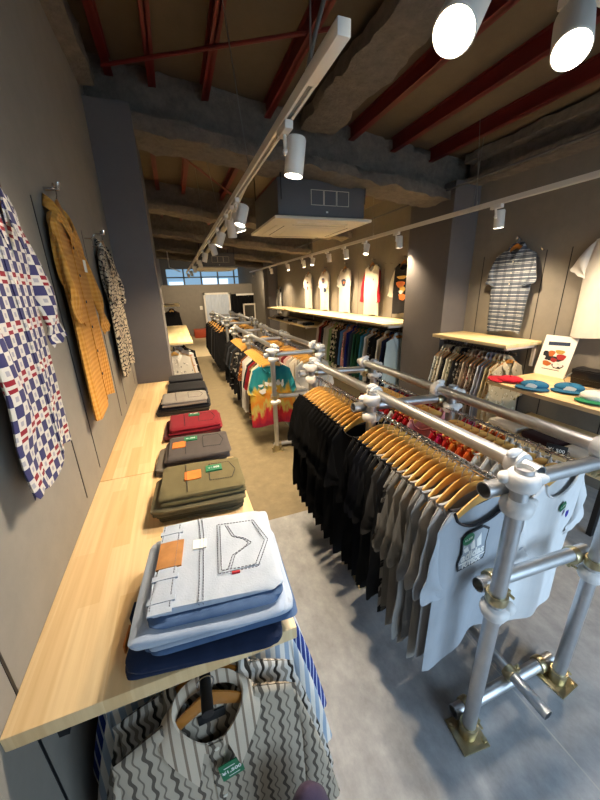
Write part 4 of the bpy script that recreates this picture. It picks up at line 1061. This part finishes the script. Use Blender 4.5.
for i, (c, pt, c2, c3_, lab) in enumerate(s1):
    y = 2.05+i*.043
    garment('shirt', (2.74, y, 1.02), .08 if i == 0 else .02, lab, fab(c, pt, c2 or '#ffffff', c3_ or '#808080', .045 if pt != 'v' else .02) if pt else fab(c), var=0, small=i > 2, L=.66, slL=.30, slR=.30, sa=12, sb=12, **({'sw': .20} if i == 0 else {'sw': .18, 'hw': .2}))
    hanger((2.74, y, 1.02), .08 if i == 0 else .02, 'brown wooden hanger on the rail under the short wall shelf', 'hangers under the short wall shelf', M['amber'])
# long right shelf
ls = wall_shelf(2.42, 3.52, 9.2, 1.165, 'long pale wood wall shelf beneath the white t-shirts', brs=(3.57, 5.2, 7.2, 9.0))
t = thing('hanging_rail', 'black clothes rail under the long pale wall shelf', 'clothes rail', (2.72, 3.55, 1.06))
MB().tube([(0, 0, -.013), (0, 3.4, -.013)], .012, 12).build('tube', M['black'], t)
for y in (.06, 1.7, 3.3): MB().box(-.01, .01, y-.01, y+.01, -.01, 1.132-1.06).build('bracket', M['black'], t)
s2 = [('#a9c0cc', None, 'light blue denim shirt, front of the row under the long shelf'), ('#16203f', None, 'navy shirt, second in the row under the long shelf'), ('#d6cdb8', None, 'cream shirt, third in the row under the long shelf'), ('#17171a', None, 'black shirt, fourth in the row under the long shelf'),
      ('#202226', 'floral', 'dark patterned shirt, fifth in the row under the long shelf'), ('#d8d8d4', None, 'white shirt, sixth in the row under the long shelf'), ('#3f7f96', None, 'teal blue shirt under the long shelf'), ('#1e4a34', None, 'dark green shirt under the long shelf'), ('#2c5a44', None, 'forest green shirt under the long shelf'),
      ('#3a4658', None, 'slate shirt under the long shelf'), ('#232c78', None, 'royal navy shirt under the long shelf'), ('#c08a80', 'floral', 'rose patterned shirt under the long shelf'), ('#4f7cab', None, 'denim blue shirt under the long shelf'), ('#2a2a2c', None, 'soot black shirt under the long shelf'), ('#3d4a2c', 'camo', 'green camouflage shirt under the long shelf'),
      ('#18181b', 'camo', 'black and cream blotched shirt under the long shelf'), ('#86a06a', None, 'sage green shirt under the long shelf'), ('#b9b4ac', None, 'pale grey shirt under the long shelf'), ('#a8a29a', None, 'stone grey shirt at the rear of the row under the long shelf'), ('#2a2224', None, 'dark brown shirt at the rear of the row under the long shelf'), ('#7a1a20', None, 'dark red shirt at the rear of the row under the long shelf'), ('#c9c0b0', None, 'oatmeal shirt last in the row under the long shelf')]
for i, (c, pt, lab) in enumerate(s2):
    y = 3.62+i*.11
    garment('shirt', (2.72, y, 1.06), .03, lab, fab(c, pt, '#cfc4a8', '#20201e', .05) if pt else fab(c), var=i % 3, small=i > 2, L=.72)
    hanger((2.72, y, 1.06), .03, 'brown wooden hanger on the rail under the long wall shelf', 'hangers under the long wall shelf', M['amber'])
# lower display shelf under the far end of the long shelf, with folded caps
lo = board(2.40, WR, 6.3, 9.1, .90, .03, M['shelfwood'], 'display_shelf', 'lower pale shelf below the far end of the long wall shelf', 'shelf')
for y in (6.4, 7.7, 9.0): l_bracket(lo, WR-lo.location.x, y-lo.location.y, 0, -1, .5)
for i in range(8):
    m = MB(); slab(m, 0, 0, 0, .2, .2, .05, 0, i*3.3)
    o = thing('folded_sweater', ['dark', 'white', 'grey', 'black', 'pale', 'navy', 'brown', 'cream'][i]+' folded sweater on the lower shelf below the long wall shelf', 'sweater', (2.56, 6.45+i*.33, .90))
    m.build('body', fab(['#1b1b1d', '#d6d2ca', '#77736c', '#121214', '#bdb8ae', '#1b2236', '#4a3a2c', '#cfc6b4'][i]), o, 60)
# hat table
tb = board(2.33, WR-.004, .85, 1.90, .85, .03, M['counter'], 'display_counter', 'pine display counter holding caps below the large white t-shirt', 'counter')
for y in (1.0, 1.8): l_bracket(tb, WR-tb.location.x-.006, y-tb.location.y, 0, -1, .5)
lt = board(2.33, WR-.004, .85, 1.93, .45, .03, M['shelfwood'], 'display_shelf', 'low pale shelf beneath the cap counter', 'shelf')
for y in (1.0, 1.85): [MB().box(x, x+.03, y-lt.location.y-.015, y-lt.location.y+.015, -.42, 0).build('leg', M['black'], lt) for x in (-.3, .27)]
def cap(x, y, z, rz, lab, c, brim, back=None, flat=1., patch=None):
    t = thing('baseball_cap', lab, 'cap', (x, y, z), (0, 0, rz))
    m = MB(); n = 24; pr = [(1., .0), (1.02, .25), (.97, .55), (.80, .82), (.5, .96), (.12, 1.)]
    m.lathe([(.088*r, .012+.085*flat*h) for r, h in pr], n); m.build('crown', c, t, 60)
    MB().lathe([(.010, .0), (.008, .006), (.002, .008)], 10, T((0, 0, .095*flat+.008))).build('button', c, t)
    b = MB(); vs = []; fs = []; N = 15
    for k_ in (0, 1):
        for i in range(N):
            a = -1.15+2.3*i/(N-1)
            for r in (.08, .12, .088+.072*cos(a*1.15)**.6 if abs(a*1.15) < pi/2 else .088):
                r = max(r, .082) if r != .12 else min(.12, max(.085, .088+.04*cos(a)))
                vs.append((r*sin(a), -r*cos(a), .013+.004*k_-.30*max(0, r-.088)*abs(a)**2*.6))
    b.add(vs, [])
    q = N*3
    for i in range(N-1):
        for j in range(2):
            a = i*3+j; fs += [(a, a+1, a+4, a+3), (a+q, a+q+3, a+q+4, a+q+1)]
        fs += [(i*3+2, i*3+2+q, i*3+5+q, i*3+5), (i*3, i*3+3, i*3+3+q, i*3+q)]
    fs += [(0, 1, 1+q, q), (1, 2, 2+q, 1+q), ((N-1)*3, (N-1)*3+q, (N-1)*3+1+q, (N-1)*3+1), ((N-1)*3+1, (N-1)*3+1+q, (N-1)*3+2+q, (N-1)*3+2)]
    b.add([], []); b.f += [list(f) for f in fs]; b.mi += [0]*len(fs)
    b.build('brim', brim, t, 60)
    if patch: 
        mm = MB(); mm.prism([(.035*cos(a)*(1+.15*sin(4*a)), .02*sin(a)) for a in [2*pi*k_/14 for k_ in range(14)]], 0, .003, T((0, -.086, .012+.035*flat)) @ RX(pi/2-.25)); mm.build('emblem', patch, t)
    return t
cap(2.46, 1.80, .85, -2.6, 'flattened red cap at the left end of the cap counter', fab('#b0182a'), fab('#a01525'), flat=.30)
cap(2.47, 1.61, .85, -1.2, 'teal blue cap with white emblem, right of the red cap', fab('#1d5f86'), fab('#1a567a'), flat=.38, patch=M['print_white'])
cap(2.62, 1.46, .85, -1.0, 'second teal blue cap with white emblem, right of the first', fab('#20648c'), fab('#1d5c80'), flat=.38, patch=M['print_white'])
cap(2.53, 1.24, .85, -1.1, 'white cap with green brim on the cap counter', fab('#e2e2de', 'floral', '#cdd6d2', '#f0f0ee', .05), fab('#1c7a52'), flat=.55)
cap(2.52, 1.0, .85, -1.2, 'white and black cap with green brim at the photo edge', fab('#dcdcd8'), fab('#1a744e'), flat=.5)
cap(2.80, 1.14, .85, -.9, 'pale pink cap at the right end of the cap counter', fab('#e0aab0', 'floral', '#f0e0e0', '#d08a96', .05), fab('#e6c8cb'), flat=.6)
# poster card leaning on the wall
t = thing('poster_card', 'white poster card with a colourful collage leaning on the wall behind the caps', 'poster', (2.885, 1.79, .85), (0, 0, -pi/2))
pm = RX(-.22)
MB().box(-.125, .125, 0, .006, .0, .335, pm).build('card', M['paper'], t)
def pblob(pts, mat, off=-.0015):
    m = MB()
    for q, (x0, z0, w_, h_) in enumerate(pts):
        m.prism([(x0+w_*.5*cos(a)*(1+.2*sin(3*a+q)), z0+h_*.5*sin(a)*(1+.2*cos(2*a+q))) for a in [2*pi*k_/14 for k_ in range(14)]], 0, .0008, pm @ T((0, off+.0008, 0)) @ RX(pi/2))
    m.build('picture', mat, t)
pblob([(0, .145, .15, .05), (-.065, .165, .07, .08)], M['print_dark']); pblob([(-.03, .185, .05, .06), (-.045, .10, .07, .045)], INK['orange'], -.0024); pblob([(.05, .165, .07, .055), (.0, .135, .05, .04)], INK['red'], -.0026); pblob([(.03, .205, .07, .04)], INK['yellow'], -.0026)
pblob([(-.085, .14, .03, .05), (.03, .095, .05, .04), (.065, .10, .035, .03)], M['print_white'], -.0030); pblob([(.045, .09, .09, .05)], M['print_dark'], -.0020)
def ptext(txt, sz, z, mat): text(txt, sz, mat, t, pm @ T((0, -.0012, z)) @ RX(pi/2), .0004, 'lettering', .0006)
m = MB().prism([(-.08, .250), (.085, .262), (.08, .290), (-.085, .280)], 0, .0008, pm @ T((0, -.0008, 0)) @ RX(pi/2)); m.build('picture', INK['navy'], t)
m = MB().box(-.07, .07, -.0012, 0, .052, .057, pm); m.build('lettering', M['print_dark'], t)
# black shoulder bag with chain
t = thing('shoulder_bag', 'black shoulder bag with a thin strap behind the white cap', 'bag', (2.86, 1.42, .85), (0, 0, -pi/2))
m = MB(); spray_box(m, -.15, .15, -.06, .06, .012, .12, step=.02, amp=.008, seed=41); m.build('body', plain('black_leather', '#0c0c0e', .4), t, 60)
MB().rbox(-.14, .14, -.068, -.058, .05, .112, .004).build('flap', plain('black_leather_flap', '#0e0e11', .35), t)
MB().tube([(-.14, -.02, .11), (-.16, -.12, .04), (-.10, -.17, .008), (.0, -.15, .008), (.10, -.12, .02), (.14, -.03, .11)], .004, 8).build('strap', M['wire'], t)
# folded t-shirts and a price sign on the low shelf
for i, (x, y, c, lab) in enumerate(((2.60, 1.78, '#b9b3a8', 'folded pale grey t-shirt at the left of the low shelf'), (2.60, 1.48, '#2a1216', 'folded dark maroon t-shirt in the middle of the low shelf'), (2.60, 1.18, '#cfc9be', 'folded ivory t-shirt at the right of the low shelf'))):
    o = thing('folded_t_shirt', lab, 't-shirt', (x, y, .45))
    m = MB(); slab(m, 0, 0, 0, .36, .27, .045, 0, i*5.); m.build('body', fab(c), o, 60)
    if i == 1: MB().box(-.06, .0, -.02, .02, .053, .056).build('size_label', M['paper'], o)
t = thing('price_sign', 'small black price sign standing at the right of the low shelf', 'sign', (2.42, 1.30, .48), (0, 0, -1.1))
MB().rbox(-.06, .06, 0, .012, 0, .075, .002).build('plate', M['black'], t)
text('¥1,500', .034, M['print_white'], t, T((0, -.0012, .036)) @ RX(pi/2), .0005)
t.location.z = .45; t.location.x = 2.36

# ------------------------------------------------------------------ far left bay behind the column
fs_ = board(WL, .17, 4.9, 7.6, .95, .035, M['shelfwood'], 'wall_counter', 'pale wood counter in the bay behind the left column', 'counter')
for y in (5.0, 6.3, 7.5): l_bracket(fs_, WL-fs_.location.x, y-fs_.location.y, 0, 1, .4)
us_ = board(WL, .12, 9.3, 10.6, 1.33, .05, M['shelfwood'], 'wall_shelf', 'upper pale shelf on the far left wall', 'shelf')
for y in (9.4, 10.5): l_bracket(us_, WL-us_.location.x, y-us_.location.y, 0, 1, .4)
t = thing('hanging_rail', 'black clothes rail under the counter behind the left column', 'clothes rail', (-.1, 4.85, .86))
MB().tube([(0, 0, -.013), (0, 2.0, -.013)], .012, 12).build('tube', M['black'], t)
for y in (.15, 1.9): MB().box(-.01, .01, y-.01, y+.01, -.01, .054).build('bracket', M['black'], t)
fl = [('shirt', fab('#c9c6be', 'floral', '#8a8a88', '#dedad2', .06), 'white patterned shirt hanging below the counter behind the column'), ('shirt', fab('#b79a78'), 'tan shirt behind the white patterned one below the far left counter'), ('jacket', fab('#dcd6d2', 'h', '#b02028', '#808080', .16, .07), 'white sports jacket with red trim below the far left counter'), ('shirt', fab('#dedad6'), 'plain white shirt below the far left counter'), ('jacket', fab('#101114', 'h', '#d8d4ce', '#808080', .12, .12), 'black jacket with white bands below the far left counter'), ('shirt', fab('#17181c'), 'black shirt below the far left counter')]
for i, (kd, mt, lab) in enumerate(fl):
    garment(kd, (-.1+.02*i, 4.98+i*.11, .86), .02, lab, mt, var=i % 3, L=.66, sw=.21, hw=.23)
    hanger((-.1+.02*i, 4.98+i*.11, .86), .02, 'light wooden hanger below the far left counter', 'hangers below the far left counter', M['hanger'], 'broad')
t = thing('hanging_rail', 'black clothes rail under the upper shelf on the far left wall', 'clothes rail', (-.1, 9.35, 1.25))
MB().tube([(0, 0, -.013), (0, 1.2, -.013)], .012, 12).build('tube', M['black'], t)
for y in (.1, 1.1): MB().box(-.01, .01, y-.01, y+.01, -.01, .029).build('bracket', M['black'], t)
for i, c in enumerate(('#17171a', '#6a3a30', '#101012', '#2a2a2e')):
    garment('jacket', (-.1, 9.45+i*.12, 1.25), .02, ['black', 'reddish brown', 'jet black', 'charcoal'][i]+' jacket under the upper far left shelf', fab(c), var=i % 3, small=True, L=.62, slL=.5, slR=.5)
    hanger((-.1, 9.45+i*.12, 1.25), .02, 'wooden hanger under the upper far left shelf', 'hangers under the upper far left shelf', M['hanger'], 'broad')
# ------------------------------------------------------------------ back of the shop
st = thing('wooden_step', 'low wooden step below the white framed panel at the back', 'step', (1.55, 13.1, 0))
for z in (0, .2): MB().rbox(-.55, .55, -.25+.0, .45-z, z, z+.19, .006).build('box', plain('dark_step_wood_%d' % int(z*10), '#7a6448', .6, vary=.2), st)
pn = thing('framed_panel', 'white framed pale blue rippled panel standing against the back partition', 'panel', (1.57, 13.5, .39))
f = MB(); f.box(-.5, -.44, -.03, .03, 0, 1.2).box(.44, .5, -.03, .03, 0, 1.2).box(-.5, .5, -.03, .03, 1.13, 1.2).box(-.5, .5, -.03, .03, 0, .06); f.build('frame', M['whitepaint'], pn)
m = MB(); vs = []; NN = 61
for i in range(NN):
    x = -.44+.88*i/(NN-1)
    for z in (.06, .6, 1.13): vs.append((x, .012*sin(x*46+z*9), z))
m.add(vs, [(i*3+j, i*3+j+3, i*3+j+4, i*3+j+1) for i in range(NN-1) for j in range(2)])
m.build('curtain', fab('#b9c8dc', 'slub', '#d2dceb'), pn, 80)
cu = thing('fitting_room_curtain', 'black fitting room curtain at the back right', 'curtain', (2.6, 13.45, 0))
m = MB(); vs = []; NN = 81
for i in range(NN):
    x = -.48+.92*i/(NN-1)
    for z in (.02, .8, 1.52): vs.append((x, .03*sin(x*38)+.0, z))
m.add(vs, [(i*3+j, i*3+j+3, i*3+j+4, i*3+j+1) for i in range(NN-1) for j in range(2)])
m.build('cloth', M['curtain'], cu, 80)
MB().box(-.3, .42, -.07, -.04, 1.46, 1.53).build('rail_cover', M['whitepaint'], cu)
mi = thing('standing_mirror', 'white framed standing mirror before the black curtain', 'mirror', (2.72, 13.15, 0), (.08, 0, 0))
f = MB(); f.box(-.24, -.19, -.02, .02, 0, 1.16).box(.19, .24, -.02, .02, 0, 1.16).box(-.24, .24, -.02, .02, 1.1, 1.16).box(-.24, .24, -.02, .02, .0, .06); f.build('frame', M['offwhite'], mi)
MB().box(-.19, .19, -.004, .012, .06, 1.1).build('glass', plain('mirror_silver', '#c8ccd0', .04, 1., 0.), mi)
tag(MB().rbox(.55, 1.0, 12.85, 13.35, .0, .30, .01).build('storage_crate', plain('orange_red_plastic', '#a8452a', .5)), 'orange red crate against the back partition', 'crate')
sw2 = thing('wall_switch', 'small white switch plate on the back partition beside the framed panel', 'switch', (.95, 13.594, 1.05))
MB().rbox(-.05, .05, -.006, .006, -.07, .07, .002).build('plate', M['whitepaint'], sw2); MB().rbox(-.02, .02, -.011, -.005, -.03, .03, .002).build('rocker', M['offwhite'], sw2)
wall_hang('jacket', 9.75, 1.75, 'r', 'black and white jacket hanging on the far right wall', fab('#26282c', 'v', '#d8d6d0', '#808080', .2, .6), 'wooden hanger in the far black and white jacket', sw=.2, hw=.22, L=.72, t=.02)

# ------------------------------------------------------------------ daylight, camera
W = D.worlds.new('daylight'); bpy.context.scene.world = W; W.use_nodes = True
bg = W.node_tree.nodes['Background']; bg.inputs[0].default_value = (.60, .80, 1., 1); bg.inputs[1].default_value = 3.8
pl = D.lights.new('shopfront_daylight', 'AREA'); pl.shape = 'RECTANGLE'; pl.size = 2.25; pl.size_y = 2.6; pl.energy = 10
po = D.objects.new('shopfront_daylight', pl); C.objects.link(po); po.location = (1.875, YF+.02, 1.35); po.rotation_euler = (R(90), 0, 0)
pl.cycles.is_portal = True

cam = D.cameras.new('camera'); co = D.objects.new('camera', cam); C.objects.link(co)
cam.sensor_fit = 'VERTICAL'; cam.sensor_height = 36.; cam.lens = 325.22*36/800
cam.clip_start = .02; cam.clip_end = 100
p_, y_, r_ = -.326415480, .345616591, -.0304623369
fwd = Vector((sin(y_)*cos(p_), cos(y_)*cos(p_), sin(p_))); rt = Vector((cos(y_), -sin(y_), 0)); up = rt.cross(fwd)
rt2 = rt*cos(r_)+up*sin(r_); up2 = -rt*sin(r_)+up*cos(r_)
co.matrix_world = Matrix(((rt2.x, up2.x, -fwd.x, 0), (rt2.y, up2.y, -fwd.y, 0), (rt2.z, up2.z, -fwd.z, 1.6), (0, 0, 0, 1)))
sc = bpy.context.scene; sc.camera = co
sc.view_settings.view_transform = 'Standard'; sc.view_settings.look = 'None'; sc.view_settings.gamma = 1; sc.view_settings.use_curve_mapping = False
sc.view_settings.exposure = 0.66
sc.cycles.max_bounces = 8
